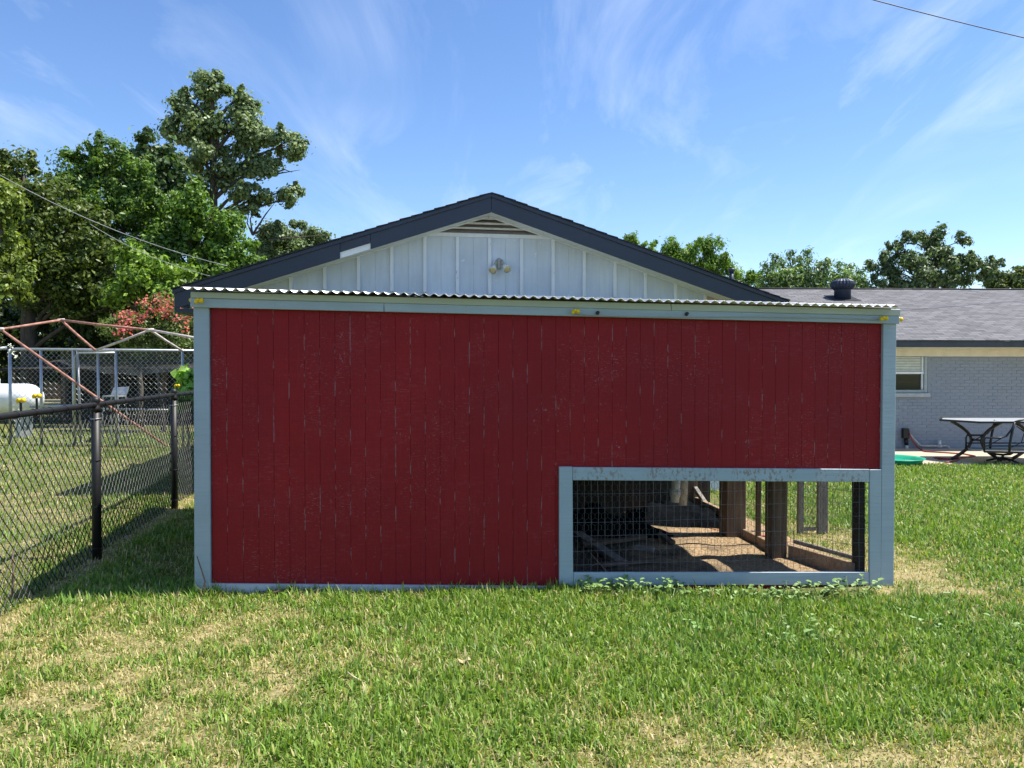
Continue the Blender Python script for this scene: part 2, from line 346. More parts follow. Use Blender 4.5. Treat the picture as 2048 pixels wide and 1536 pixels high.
# ------------------------------------------------------------------ ground
def dryness(x, y):
    """0 lush, 1 straw; where the lawn really is dry"""
    x = np.asarray(x, float); y = np.asarray(y, float)
    d = (vnoise(x, y, .75, 3) - .50) * 1.15 + (vnoise(x, y, .10, 8, 2) - .5) * 1.3 + .17
    g = lambda cx, cy, rx, ry, a=1.: a * .62 * np.exp(-(((x - cx) / rx) ** 2 + ((y - cy) / ry) ** 2))
    d += g(-2.6, 4.5, 1.1, .5, .55) + g(-1.7, 4.0, 1.0, .45, .25) + g(-2.3, 3.5, .8, .3, .20)
    d += g(2.25, 3.22, 1.0, .20, 1.0) + g(1.2, 3.05, .8, .13, .75) + g(.2, 3.0, .6, .10, .5)
    d += g(3.25, 5.7, .55, .8, 1.3) + g(3.0, 6.9, .5, 1.2, 1.1) + g(3.1, 8.4, .4, 1.4, .5)
    d -= g(.2, 4.75, 1.2, .45, .8) + g(2.1, 4.4, 1.3, .7, .65) + g(1.0, 3.75, 1.2, .25, .4) + g(.9, 5.0, 2.2, .25, .5)
    d -= g(6.0, 9.5, 3.5, 4.0, .75)
    d += np.where(x < -3.3, .18, 0)
    fx = -3.22 - .158 * (y - 5.95)
    d += .75 * np.exp(-((x - fx) / .11) ** 2) * (y < 9.5)
    return np.clip(d, 0, 1)
def make_ground():
    xs = np.concatenate([[-900, -300, -120, -60, -34, -24, -18], np.arange(-14, 14.01, .1), [18, 24, 34, 60, 120, 300, 900]])
    ys = np.concatenate([[-300, -60, -20, -6, -2, 0], np.arange(1, 18.01, .1), [20, 24, 32, 45, 70, 120, 300, 1200]])
    X, Y = np.meshgrid(xs, ys); Z = ground(X, Y) + (vnoise(X, Y, .5, 21, 3) - .5) * .03 * (np.abs(X) < 15) * (Y < 13)
    v = np.stack([X, Y, Z], -1).reshape(-1, 3); nx, ny = len(xs), len(ys)
    i = np.arange(nx * ny).reshape(ny, nx)
    q = np.stack([i[:-1, :-1], i[:-1, 1:], i[1:, 1:], i[1:, :-1]], -1).reshape(-1, 4)
    d = dryness(v[:, 0], v[:, 1])
    m = MT('lawn_soil', .95, .1)
    a = m.n.new('ShaderNodeAttribute'); a.attribute_name = 'col'
    s1 = m.noise(35, 4); s2 = m.noise(4, 4)
    dry = m.math('ADD', a.outputs['Fac'], m.ramp(s2, .3, .7, -.2, .2))
    c = m.mixc(m.ramp(dry, .35, 1.0), m.mixc(m.ramp(s1, .35, .65), (.07, .085, .022), (.16, .17, .055)), m.mixc(m.ramp(s1, .35, .65), (.20, .170, .080), (.37, .30, .155)))
    m.color(c); m.bump(s1, .6, .02)
    o = npmesh('lawn', v, q, 4, m.m, None, np.repeat(d[:, None], 3, 1)); o['kind'] = 'structure'
make_ground()
def in_quad(x, y, pl, u0, u1, d0, d1):
    rx, ry = x - pl.o.x, y - pl.o.y
    u = rx * pl.U.x + ry * pl.U.y; d = rx * pl.D.x + ry * pl.D.y
    return (u > u0) & (u < u1) & (d > d0) & (d < d1)
UL, UR = COOP.uz(390, 1000)[0], COOP.uz(1787, 1000)[0]
DEPTH = 2.9
PAT = (7.0, 16.2, 13.55)       # patio x0, x1, front edge
def make_grass():
    zones = [(-5.2, 5.2, 1.9, 3.6, 11500), (-6, 6, 3.6, 5.45, 10000), (2.6, 12, 5.45, 8.5, 3400), (2.6, 14, 8.5, 13.8, 1500),
             (-3.9, -1.9, 5.2, 9.5, 4200), (-13, -3.2, 4.3, 9.0, 1700), (-14, -3.6, 9.0, 17, 700)]
    P = []
    for x0, x1, y0, y1, dn in zones:
        n = int((x1 - x0) * (y1 - y0) * dn); x = rng.uniform(x0, x1, n); y = rng.uniform(y0, y1, n)
        k = np.abs(x) < .74 * y + .9
        k &= ~in_quad(x, y, COOP, UL - .01, UR + .01, -.02, DEPTH + .1)
        k &= ~((x > PAT[0]) & (y > PAT[2] + .03))
        P.append(np.stack([x[k], y[k]], 1))
    P = np.concatenate(P); x, y = P[:, 0], P[:, 1]
    dry = dryness(x, y); n = len(x)
    # bare soil: thin out where it is driest
    keep = rng.random(n) > np.clip((dry - .72) * 1.9, 0, .55); x, y, dry = x[keep], y[keep], dry[keep]; n = len(x)
    dist = np.hypot(x, y)
    tuft = vnoise(x, y, .22, 40, 2)
    L = (.020 + .046 * rng.random(n) ** 1.9) * (.62 + .95 * tuft) * np.where(dry > .6, .75, 1.0)
    lush = np.clip(1 - dry * 2, 0, 1); L *= 1 + .45 * lush
    near = np.exp(-((y - (5.30 + .121 * x)) / .12) ** 2) * (np.abs(x - .35) < 2.6); L *= .82 * (1 + .5 * near * rng.random(n))
    W = (.0016 + .0017 * rng.random(n)) * (1 + dist / 9) * (1 + .8 * lush * (rng.random(n) < .35))
    az = rng.uniform(0, 2 * np.pi, n); lean = np.abs(rng.normal(0, .9, n)) + .12; lean = np.clip(lean, 0, 1.45)
    h = np.stack([np.cos(az), np.sin(az)], 1)
    wv = np.stack([-h[:, 1], h[:, 0], np.zeros(n)], 1) * W[:, None]
    z = ground(x, y) + (vnoise(x, y, .5, 21, 3) - .5) * .03 * (y < 13) - .004
    b = np.stack([x, y, z], 1)
    l1 = lean * .55; l2 = lean * 1.25
    up1 = np.concatenate([h * np.sin(l1)[:, None], np.cos(l1)[:, None]], 1); up2 = np.concatenate([h * np.sin(l2)[:, None], np.cos(l2)[:, None]], 1)
    mid = b + up1 * (L * .55)[:, None]; tip = mid + up2 * (L * .5)[:, None]
    V = np.stack([b - wv, b + wv, mid + wv * .8, mid - wv * .8, tip], 1).reshape(-1, 3)
    i = np.arange(n)[:, None] * 5
    T = np.concatenate([i + [0, 1, 2], i + [0, 2, 3], i + [3, 2, 4]], 0)
    g1 = np.array([.120, .205, .026]); g2 = np.array([.255, .345, .060]); g3 = np.array([.070, .160, .034]); s1 = np.array([.60, .50, .27]); s2 = np.array([.40, .36, .13])
    t = rng.random((n, 1)); gm = vnoise(x, y, 1.1, 60, 2)[:, None]
    c = g1 * (1 - t) + g2 * t; c = np.where(rng.random((n, 1)) < .25 + .5 * (gm < .45), c * .55 + g3 * .6, c)
    pd = np.clip(dry * .80 + .06, 0, .8)
    isd = rng.random(n) < pd
    sc = s1 * t + s2 * (1 - t)
    c = np.where(isd[:, None], sc, c * 1.15) * rng.uniform(.7, 1.25, (n, 1))
    C = np.repeat(c, 5, 0)
    o = npmesh('grass', V, T, 3, M['grass'], None, C); o['kind'] = 'stuff'; tag(o, 'short patchy green and straw coloured lawn grass', 'grass')
make_grass()
# patio slab
mb = MB(); mb.prism([(PAT[0], PAT[2], -.28), (PAT[1], PAT[2], -.28), (PAT[1], 16.6, -.28), (PAT[0], 16.6, -.28)], (0, 0, .125))
o = build('patio', mb, M['concrete'], None, bevel=.01); o['kind'] = 'structure'
PZ = -.155

# ------------------------------------------------------------------ the red coop
coop = thing('chicken_coop', COOP.P(0, gz(0.3, 5.4)), 'low red plank chicken coop with pale blue trim and wire window', 'coop')
cu = COOP.uz
PITCHU = .1016
U0 = cu(422, 800)[0]
redm = red_siding(U0 - (COOP.P(0, 0) - Vector(coop.location)).dot(COOP.U) * 0, PITCHU, COOP)
ztop = lambda u: np.interp(u, [UL, UR], [cu(400, 612)[1], cu(1776, 645)[1]])
zbot = lambda u: np.interp(u, [UL, UR], [cu(400, 1170)[1], cu(1776, 1186)[1]])
uw0, uw1 = cu(1128, 1000)[0], cu(1748, 1000)[0]
zwt = cu(1440, 945)[1]; zwb = cu(1440, 1160)[1]
u1 = cu(1762, 800)[0]; k = 0; u = U0
while u < u1 - .01:
    a, b = u + .0005, min(u + PITCHU, u1 + .02) - .0005; dd = random.uniform(-.0006, .0006)
    ov = (b > uw0) and (a < uw1)
    mb = MB()
    if a < uw0 < b: b2 = uw0 + .03
    else: b2 = b
    lo = zwt if (ov and a >= uw0 - .02) else zbot(a)
    mb.pquad(COOP, [(a, lo), (b, lo), (b, ztop(b) + .03), (a, ztop(a) + .03)], dd, .012)
    o = build('plank', mb, redm, coop, bevel=.0016)
    if lo == zwt:
        mb = MB(); mb.pquad(COOP, [(a, zbot(a)), (b, zbot(b)), (b, zwb), (a, zwb)], dd, .012); build('plank', mb, redm, coop, bevel=.002)
    u += PITCHU
# backing sheet behind the grooves (with the window opening left out)
mb = MB(); zt0 = ztop(0)
mb.pquad(COOP, [(UL + .02, zbot(UL)), (uw0, zbot(uw0)), (uw0, ztop(uw0)), (UL + .02, ztop(UL))], .0125, .024)
mb.pquad(COOP, [(uw0, zwt), (uw1, zwt), (uw1, ztop(uw1)), (uw0, ztop(uw0))], .0125, .024)
mb.pquad(COOP, [(uw0, zbot(uw0)), (uw1, zbot(uw1)), (uw1, zwb), (uw0, zwb)], .0125, .024)
build('backing_sheet', mb, redm, coop)
def cboard(name, px4, d0, d1, mat, parent=coop, bevel=.003):
    mb = MB(); mb.pquad(COOP, [cu(*p) for p in px4], d0, d1); return build(name, mb, mat, parent, bevel=bevel)
cboard('corner_post', [(391, 1186), (423, 1186), (420, 612), (389, 612)], -.026, .07, M['trim'])
cboard('corner_post', [(1757, 1184), (1783, 1184), (1789, 640), (1763, 640)], -.026, .07, M['trim'])
cboard('header_board', [(385, 615.5), (768, 624.5), (768, 607.2), (385, 597.5)], -.050, -.028, M['trim'])
cboard('header_board', [(769, 624.5), (1791, 648.5), (1791, 633), (769, 607.2)], -.049, -.028, M['trim'])
cboard('eave_board', [(386, 597), (1337, 622), (1337, 609), (386, 585)], -.056, -.028, M['trim_green'])
cboard('eave_board', [(1338, 622), (1792, 632.5), (1792, 619.5), (1338, 609)], -.056, -.028, M['trim_green'])
cboard('skirting_board', [(391, 1196), (1117, 1203), (1117, 1171), (391, 1165)], -.030, -.004, M['skirt'])
cboard('skirting_board', [(1118, 1203), (1760, 1206), (1760, 1177), (1118, 1176)], -.024, -.004, M['trim'])
cboard('inner_stud', [(1721, 1160), (1735, 1160), (1735, 945), (1721, 945)], .03, .12, M['dark_wood'])
wf = build('window_frame', MB().pquad(COOP, [cu(1120, 1171), cu(1142, 1171), cu(1142, 936), cu(1120, 936)], -.004, .03), M['trim'], coop)
cboard('stile', [(1117, 1171), (1145, 1171), (1143.5, 932.5), (1117, 932.5)], -.028, -.0045, M['trim'], wf)
cboard('stile', [(1735, 1170), (1757, 1170), (1759, 938), (1735.5, 938)], -.027, -.0045, M['trim'], wf)
cboard('rail', [(1144.5, 959.5), (1735, 963), (1735, 937.5), (1144.2, 933.5)], -.0265, -.0045, M['trim_worn'], wf)
cboard('rail', [(1145.5, 1169), (1734.5, 1168), (1734.5, 1142.5), (1145.5, 1143)], -.0265, -.0045, M['trim'], wf)
# side walls, back wall, posts and sills
zl, zr = ztop(UL), ztop(UR)
mb = MB(); mb.prism([COOP.P(UL + .01, zbot(UL) - .05, .07), COOP.P(UL + .03, zbot(UL) - .05, .07), COOP.P(UL + .03, zl + .02, .07), COOP.P(UL + .01, zl + .02, .07)], COOP.D * (DEPTH - .07)); build('side_wall', mb, redm, coop)
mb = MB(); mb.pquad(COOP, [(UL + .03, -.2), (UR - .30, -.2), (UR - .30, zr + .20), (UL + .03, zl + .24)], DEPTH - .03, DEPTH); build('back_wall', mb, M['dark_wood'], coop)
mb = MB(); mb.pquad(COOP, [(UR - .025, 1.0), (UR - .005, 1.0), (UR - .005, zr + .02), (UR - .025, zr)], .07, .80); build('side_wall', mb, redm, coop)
mb = MB(); mb.pquad(COOP, [(UL + .05, -.1), (1.35, -.1), (1.35, 2.1), (UL + .05, 2.1)], 2.0, 2.05); build('hen_house_blackout_wall', mb, M['dark_wood'], coop)  # dark wall extended to keep the interior behind the window black
for d, wdt, ht in ((.72, .135, zr + .08), (1.53, .19, zr + .15), (DEPTH - .1, .12, zr + .2)):
    mb = MB(); mb.pbox(COOP, 2.395 - wdt, 2.395, -.2, ht, d, d + wdt); build('side_post', mb, M['wood_old'], coop, bevel=.006)
mb = MB(); mb.pbox(COOP, 2.36, 2.40, -.2, 2.0, 1.22, 1.26); build('side_stud', mb, M['wood_old'], coop, bevel=.003)
def sill(name, ua, da, ub, db, z0, z1, wd, mat):
    a, b = COOP.P(ua, z0, da), COOP.P(ub, z0, db); sd_ = (b - a).cross(Vector((0, 0, 1))).normalized() * wd
    build(name, MB().prism([a, b, b + sd_, a + sd_], (0, 0, z1 - z0)), M[mat], coop, bevel=.004)
sill('sill_board', 2.60, .07, 2.40, .72, -.2, .045, .045, 'wood_tan'); sill('sill_board', 2.36, .86, 2.36, 1.53, -.2, .01, .045, 'wood_tan'); sill('sill_board', 2.36, 1.72, 2.36, DEPTH - .1, -.2, .10, .045, 'wood_tan')
sill('sill_rail', 2.66, .07, 2.455, .74, .05, .085, .022, 'wood_grey')
# corrugated roof
def corrugated():
    n = 12; pitch = .0678; u0_, u1_ = UL - .045, UR - .06; nu = int((u1_ - u0_) / pitch * n)
    us = np.linspace(u0_, u1_, nu); rows = [-.13, .6, 1.4, 2.2, DEPTH + .15]; V = []
    zf0, zf1 = cu(390, 585)[1] + .014, cu(1790, 618.5)[1] + .010
    for d in rows:
        for q, uu in enumerate(us):
            t = (uu - UL) / (UR - UL); z = zf0 + (zf1 - zf0) * t + .0085 * math.cos(2 * math.pi * uu / pitch) + (d + .13) * (.0945 + (.0785 - .0945) * t) + .0015 * math.sin(uu * 5.1)
            V.append(COOP.P(uu, z, d))
    mb = MB(); mb.add(V, [(r * nu + i, r * nu + i + 1, (r + 1) * nu + i + 1, (r + 1) * nu + i) for r in range(len(rows) - 1) for i in range(nu - 1)])
    o = build('corrugated_roof', mb, M['galv_roof'], coop, smooth=True)
    s = o.modifiers.new('thickness', 'SOLIDIFY'); s.thickness = .0025; s.offset = -1
corrugated()
mb = MB(); mb.pquad(COOP, [cu(391, 590), cu(1788, 622), (cu(1788, 622)[0], cu(1790, 618.5)[1] + .004), (cu(391, 590)[0], cu(390, 585)[1] + .008)], -.0275, .0); build('eave_shade_strip', mb, M['dark_wood'], coop)  # dark strip added for the shade in the gap under the roof edge
# wire over the window: hexagons behind, light square grid in front
ua, ub = cu(1140, 1050)[0], cu(1740, 1050)[0]; za, zb = cu(1440, 1150)[1], cu(1440, 955)[1]
def welded(pl, u0, u1, z0, z1, d, name, parent, mat, su=.0508, sz=.1016, r=.00105, wob=.005, seed=3):
    rr = random.Random(seed); mb = MB(); uu = u0
    while uu < u1:
        mb.tube([pl.P(uu + rr.uniform(-wob, wob), z0 + (z1 - z0) * t, d + rr.uniform(-wob, wob)) for t in (0, .33, .66, 1)], r, 4, False); uu += su
    z = z0
    while z < z1:
        mb.tube([pl.P(u0 + (u1 - u0) * t, z + rr.uniform(-wob, wob), d + .002) for t in np.linspace(0, 1, 9)], r, 4, False); z += sz
    return build(name, mb, mat, parent)
def hexmesh(pl, u0, u1, z0, z1, d, name, parent, mat, s=.027, r=.0009):
    mb = MB(); w_ = s * math.sqrt(3); nr = int((z1 - z0) / (1.5 * s)) + 1; nc = int((u1 - u0) / w_) + 1; rr = random.Random(9)
    J = lambda: rr.uniform(-.002, .002)
    for j in range(nr):
        for i in range(nc):
            cx = u0 + i * w_ + (w_ / 2 if j % 2 else 0); cz = z0 + j * 1.5 * s
            a = (cx, cz + s); b = (cx + w_ / 2, cz + s / 2); c = (cx + w_ / 2, cz - s / 2); e = (cx - w_ / 2, cz + s / 2)
            for p, q, rad in ((e, a, r), (a, b, r), (b, c, r * 1.5)):
                if min(p[1], q[1]) < z0 or max(p[1], q[1]) > z1 or max(p[0], q[0]) > u1: continue
                mb.tube([pl.P(p[0] + J() * .3, p[1], d), pl.P(q[0], q[1], d)], rad, 3, False)
    return build(name, mb, mat, parent)
hexmesh(COOP, ua, ub, za, zb, .026, 'hex_wire', wf, M['hexwire'])
welded(COOP, ua, ub, za, zb, .006, 'welded_wire', wf, M['wire'])
SIDE = Plane(0, 0, 0); SIDE.o = COOP.P(2.42, 0, 0); SIDE.U = COOP.D; SIDE.D = COOP.U
welded(SIDE, .74, 1.6, -.05, 1.0, .012, 'side_wire', coop, M['hexwire'], .0508, .1016, .0012)
S2 = Plane(0, 0, 0); pa, pb = COOP.P(2.645, 0, .07), COOP.P(2.435, 0, .74); S2.o = pa; S2.U = (pb - pa).normalized(); S2.D = Vector((S2.U.y, -S2.U.x, 0))
welded(S2, .02, (pb - pa).length, .06, 1.0, .012, 'side_wire', coop, M['hexwire'], .0508, .1016, .0011, .005, 8)
# dirt floor of the coop
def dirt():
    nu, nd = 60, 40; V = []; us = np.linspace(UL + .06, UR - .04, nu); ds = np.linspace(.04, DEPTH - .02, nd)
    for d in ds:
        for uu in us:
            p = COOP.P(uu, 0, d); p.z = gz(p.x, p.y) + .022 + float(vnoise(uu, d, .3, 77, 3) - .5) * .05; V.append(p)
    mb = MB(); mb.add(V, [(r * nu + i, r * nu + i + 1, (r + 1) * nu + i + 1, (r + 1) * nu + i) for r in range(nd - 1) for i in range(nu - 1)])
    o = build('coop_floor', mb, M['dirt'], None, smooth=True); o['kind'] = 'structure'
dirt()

# things inside the coop
def heap(name, c, rx, ry, h, mat, label, cat, seed):
    n, m_ = 28, 18; V = []
    for j in range(m_):
        for i in range(n):
            t = 2 * math.pi * i / n; q = j / (m_ - 1); rr = 1 - q
            ed = 1 + .25 * math.sin(3 * t + seed) + .12 * math.sin(7 * t + seed * 2)
            x = c[0] + rx * rr * ed * math.cos(t); y = c[1] + ry * rr * ed * math.sin(t)
            z = gz(x, y) + .02 + h * (q ** .7) * (.55 + .9 * float(vnoise(x, y, .12, seed, 2))) * (1 if j else .05)
            V.append((x, y, z))
    mb = MB(); mb.add(V, [(j * n + i, j * n + (i + 1) % n, (j + 1) * n + (i + 1) % n, (j + 1) * n + i) for j in range(m_ - 1) for i in range(n)])
    return tag(build(name, mb, mat, None, smooth=True), label, cat)
def gpt(px, py, h=0.): 
    Y = 6.
    for _ in range(12):
        p = at(px, py, Y); g = gz(p.x, p.y) + h; Y = Y * (CAMZ - g) / max(CAMZ - p.z, .05)
    return at(px, py, Y)
p = gpt(1395, 1062); heap('tarp_heap', (p.x - .12, p.y + .40, 0), .60, .42, .22, M['tarp'], 'crumpled black tarp heaped on the coop floor beside the sunlit patch', 'tarp', 4)
p = gpt(1250, 1075); heap('tarp_heap', (p.x - .25, p.y + .2, 0), .60, .40, .22, M['tarp'], 'dark crumpled tarp in the shade behind the coop wire', 'tarp', 9)
mb = MB(); a, b = gpt(1152, 1065, .05), gpt(1246, 1128, .05); mb.beam(a, b, .09, .04); tag(build('lumber_board', mb, M['wood_grey'], None, bevel=.003), 'grey board lying on the dark coop floor near the left stile', 'board')
mb = MB(); a, b = gpt(1270, 1095, .04), gpt(1308, 1099, .04); mb.beam(a, b, .08, .035); tag(build('lumber_board', mb, M['wood_grey'], None, bevel=.003), 'short grey board lying on the shaded coop floor behind the wire', 'board')
for (x0, y0, x1, y1, wd, lab) in ((1165, 1090, 1290, 1074, .07, 'dark board lying across the shaded floor behind the grey board'), (1200, 1130, 1330, 1118, .05, 'thin slat lying nearest the wire on the shaded coop floor'), (1290, 1050, 1345, 1085, .06, 'short dark board slanting out from the tarp heap')):
    tag(build('lumber_board', MB().beam(gpt(x0, y0, .06), gpt(x1, y1, .045), wd, .03), M['wood_old'], None, bevel=.003), lab, 'board')
mb = MB(); a = gpt(1431, 1037, .045); b = at(1390, 976, a.y + .45); mb.beam(a, b, .045, .045); tag(build('lumber_stick', mb, M['wood_grey'], None, bevel=.004), 'pale flaking stick leaning on the tarp inside the coop', 'stick')
t = thing('drain_pipes', at(1362, 1005, 6.9), 'pair of white plastic pipes hanging inside the coop', 'pipe')
p = at(1349, 1004, 6.9); q = at(1356, 900, 6.9); build('pipe', MB().tube([p, p + (q - p) * .12, q], .042, 12), M['pvc'], t, True); build('coupling', MB().tube([p + (q - p) * .1, p + (q - p) * .24], .052, 12), M['pvc'], t, True)
p = at(1364, 1010, 7.0); q = at(1370, 900, 7.0); build('pipe', MB().tube([p, q], .045, 12), M['pvc_grey'], t, True)
mb = MB(); pts = [gpt(x, y, .03) for x, y in ((1420, 1058), (1440, 1063), (1470, 1068), (1500, 1070), (1540, 1073))]; mb.tube(pts, .012, 8); tag(build('garden_hose', mb, M['hose'], None, True), 'red hose lying across the sunlit coop floor', 'hose')
mb = MB(); p = gpt(1366, 1013, .12); mb.box(p, (.05, .03, .012)); mb.box(p + Vector((.17, .05, -.03)), (.06, .012, .008)); tag(build('plastic_scrap', mb, M['pvc'], None), 'small white plastic scrap on the tarp below the hanging pipes', 'scrap')
# wire gate panel standing outside behind the coop's right side
gp = gpt(1622, 1068); g = thing('wire_gate', (gp.x, gp.y, gz(gp.x, gp.y)), 'wooden gate frame with hexagon wire behind the coop window', 'gate')
GT = Plane(gp.x, gp.y, .1); GT.o.z = 0
for c, wd in ((-.10, .055), (.125, .10)):
    mb = MB(); mb.pbox(GT, c - wd / 2, c + wd / 2, gz(gp.x, gp.y), 1.4, 0, .045); build('gate_post', mb, M['wood_grey'], g, bevel=.003)
mb = MB(); mb.pbox(GT, -.07, .07, gz(gp.x, gp.y) + .03, gz(gp.x, gp.y) + .06, .005, .04); build('bottom_rail', mb, M['wood_grey'], g)
mb = MB(); mb.pbox(GT, -.07, .07, 1.33, 1.38, .005, .04); build('top_rail', mb, M['wood_grey'], g)
hexmesh(GT, -.13, .18, gz(gp.x, gp.y) + .02, 1.38, -.004, 'hex_wire', g, M['wire'], .02, .0012)

# ------------------------------------------------------------------ gabled building behind
gu = GAB.uz
ua_, za_ = gu(983, 387); ul_, zl_ = gu(345, 580); ur_, zr_ = gu(1577, 603)
base = GAB.P(ua_, gz(0, 10), 2); gh = thing('gabled_house', base, 'white board and batten gabled building with dark navy rake boards', 'house')
def zroof(u): return float(np.interp(u, [ul_, ua_, ur_], [zl_, za_, zr_]))
GD = .36; GLEN = 6.0; gb = gz(0, 10) - .1
u_lw, u_rw = ul_ + .45, ur_ - .45
SOF = .205
# boards of the gable wall (halves of each batten bay)
uc = gu(979, 520, GD)[0]; bp = .4064
zsk = lambda u: float(np.interp(u, [gu(650, 583, GD)[0], gu(1400, 603, GD)[0]], [gu(650, 580, GD)[1], gu(1400, 600, GD)[1]]))
lu0, lz0 = gu(858, 464, GD); lu1, lz1 = gu(1099, 471, GD); lap_u, lap_z = gu(980, 428, GD)
zlv = lambda u: lz0 + (lz1 - lz0) * (u - lu0) / (lu1 - lu0)
kk = -24
while kk < 26:
    a, b = uc + kk * bp / 2 + .0006, uc + (kk + 1) * bp / 2 - .0006; kk += 1
    a, b = max(a, u_lw), min(b, u_rw)
    if b - a < .03: continue
    ta, tb = zroof(a) - SOF + .02, zroof(b) - SOF + .02
    if a < lu1 + .05 and b > lu0 - .05: ta, tb = min(ta, zlv(a) - .004), min(tb, zlv(b) - .004)
    mb = MB(); mb.pquad(GAB, [(a, 1.75), (b, 1.75), (b, tb), (a, ta)], GD, GD + .014); build('board', mb, M['pink'] if a > gu(1402, 590, GD)[0] else M['white_wall'], gh, bevel=.0012)
mb = MB(); mb.pquad(GAB, [(u_lw, gb), (u_rw, gb), (u_rw, zroof(u_rw) - .21), (ua_, za_ - .15), (u_lw, zroof(u_lw) - .21)], GD + .06, GD + .12)
build('gable_wall', mb, M['dark_wood'], gh)
mb = MB(); mb.pbox(GAB, u_lw, u_rw, gb, 1.76, GD + .002, GD + .05); build('lower_wall', mb, M['white_wall'], gh)
for k in range(-9, 10):
    c = uc + k * bp
    if not (u_lw + .25 < c < u_rw - .12): continue
    top = zroof(c) - SOF - .004
    if lu0 - .02 < c < lu1 + .02: top = zlv(c) - .055
    if top < zsk(c) + .05: continue
    mb = MB(); mb.pbox(GAB, c - .021, c + .021, zsk(c) + .001, top, GD - .030, GD - .001); build('batten', mb, M['white_trim'], gh, bevel=.002)
a, b = u_lw, u_rw - .42
mb = MB(); mb.pquad(GAB, [(a, zsk(a) - .14), (uc, zsk(uc) - .14), (uc, zsk(uc)), (a, zsk(a))], GD - .026, GD - .002); build('skirt_board', mb, M['cracked'], gh, bevel=.003)
mb = MB(); mb.pquad(GAB, [(uc + .003, zsk(uc) - .14), (b, zsk(b) - .14), (b, zsk(b)), (uc + .003, zsk(uc))], GD - .026, GD - .002); build('skirt_board', mb, M['cracked'], gh, bevel=.003)
# louvred vent in the apex
mb = MB(); mb.pquad(GAB, [(lu0 - .1, lz0 - .05), (lu1 + .1, lz1 - .05), (lu1 + .02, lz1 - .002), (lu0 - .02, lz0 - .002)], GD - .012, GD - .001); build('vent_sill', mb, M['white_trim'], gh, bevel=.002)
ns = 4
for i in range(ns):
    t = i / ns; a0 = lu0 + (lap_u - lu0) * t; a1 = lu1 + (lap_u - lu1) * t; z0 = lz0 + (lap_z - lz0) * t; z1 = lz1 + (lap_z - lz1) * t
    t2 = (i + .92) / ns; b0 = lu0 + (lap_u - lu0) * t2; b1 = lu1 + (lap_u - lu1) * t2; y0 = lz0 + (lap_z - lz0) * t2; y1 = lz1 + (lap_z - lz1) * t2
    mb = MB(); V = [GAB.P(a0, z0, GD + .003), GAB.P(a1, z1, GD + .003), GAB.P(b1, y1, GD + .055), GAB.P(b0, y0, GD + .055)]; mb.prism(V, GAB.D * .006); sl = build('louver_slat', mb, M['louver'], gh)
    if i: 
        mb = MB(); mb.pquad(GAB, [(a0 - .05, z0 - .012), (a1 + .05, z1 - .012), (a1 + .02, z1 + .012), (a0 - .02, z0 + .012)], GD - .012, GD + .002); build('slat_edge', mb, M['louver_edge'], sl)
for s_, e in ((lu0, 0), (lu1, 1)):
    zz_ = lz1 if e else lz0; q = .055
    mb = MB(); mb.pquad(GAB, [(s_, zz_), (lap_u, lap_z), (lap_u, lap_z + q), (s_ + (.1 if e else -.1) * 1.4, zz_ + .0)], GD - .016, GD - .003); build('vent_trim', mb, M['white_trim'], gh)
# soffits, fascia boards, roof decks and shingle courses
def rake(name, u0, u1, top, bot, d0, d1, mat, bevel=.003):
    mb = MB(); mb.pquad(GAB, [(u0, zroof(u0) - bot), (u1, zroof(u1) - bot), (u1, zroof(u1) - top), (u0, zroof(u0) - top)], d0, d1); return build(name, mb, mat, gh, bevel=bevel)
rake('soffit', ul_ + .05, ua_ - .0005, SOF - .012, SOF, .022, GD + .02, M['white_trim'], 0); rake('soffit', ua_ + .0005, ur_ - .05, SOF - .012, SOF, .022, GD + .02, M['white_trim'], 0)
rake('frieze_board', ul_ + .5, ua_ - .001, SOF, SOF + .014, GD - .028, GD - .002, M['white_trim']); rake('frieze_board', ua_ + .001, ur_ - .5, SOF, SOF + .014, GD - .028, GD - .002, M['white_trim'])
um1, um2 = gu(680, 500)[0], gu(741, 480)[0]
rake('fascia_board', ul_ + .02, um1, .035, .225, 0, .02, M['navy']); rake('fascia_board', um2, ua_ - .001, .035, .225, 0, .02, M['navy']); rake('fascia_board', ua_ + .001, ur_ - .02, .035, .225, 0, .02, M['navy'])
rake('fascia_strip', um1 + .002, um2 - .002, .035, .15, .002, .02, M['navy']); rake('exposed_board', um1 - .05, um2 + .05, .12, .222, .0205, .034, M['white_paint'])
rake('drip_edge', ul_, ua_ - .001, .0, .045, -.018, .004, M['navy'], .002); rake('drip_edge', ua_ + .001, ur_, .0, .045, -.018, .004, M['navy'], .002)
rake('roof_deck', ul_, ua_ - .001, .003, .032, .021, GLEN, M['dark_wood'], 0); rake('roof_deck', ua_ + .001, ur_, .003, .032, .021, GLEN, M['dark_wood'], 0)
for side in (0, 1):
    e = ul_ if side == 0 else ur_; nC = 27
    for i in range(nC):
        a = e + (ua_ - e) * (i / nC) - (.012 if side == 0 else -.012); b = e + (ua_ - e) * min(1, (i + 1.25) / nC)
        ex = random.uniform(-.006, .012); lo, hi = sorted((a, b))
        za1, zb1 = zroof(a) + .020 + random.uniform(0, .005), zroof(b) + .006
        mb = MB(); V = [GAB.P(a, za1 - .016, -.03 - ex), GAB.P(b, zb1 - .006, -.03 - ex), GAB.P(b, zb1 + .004, -.03 - ex), GAB.P(a, za1, -.03 - ex)]
        mb.prism(V, GAB.D * (GLEN + .05)); build('shingle_course', mb, M['shingle_dark'], gh)
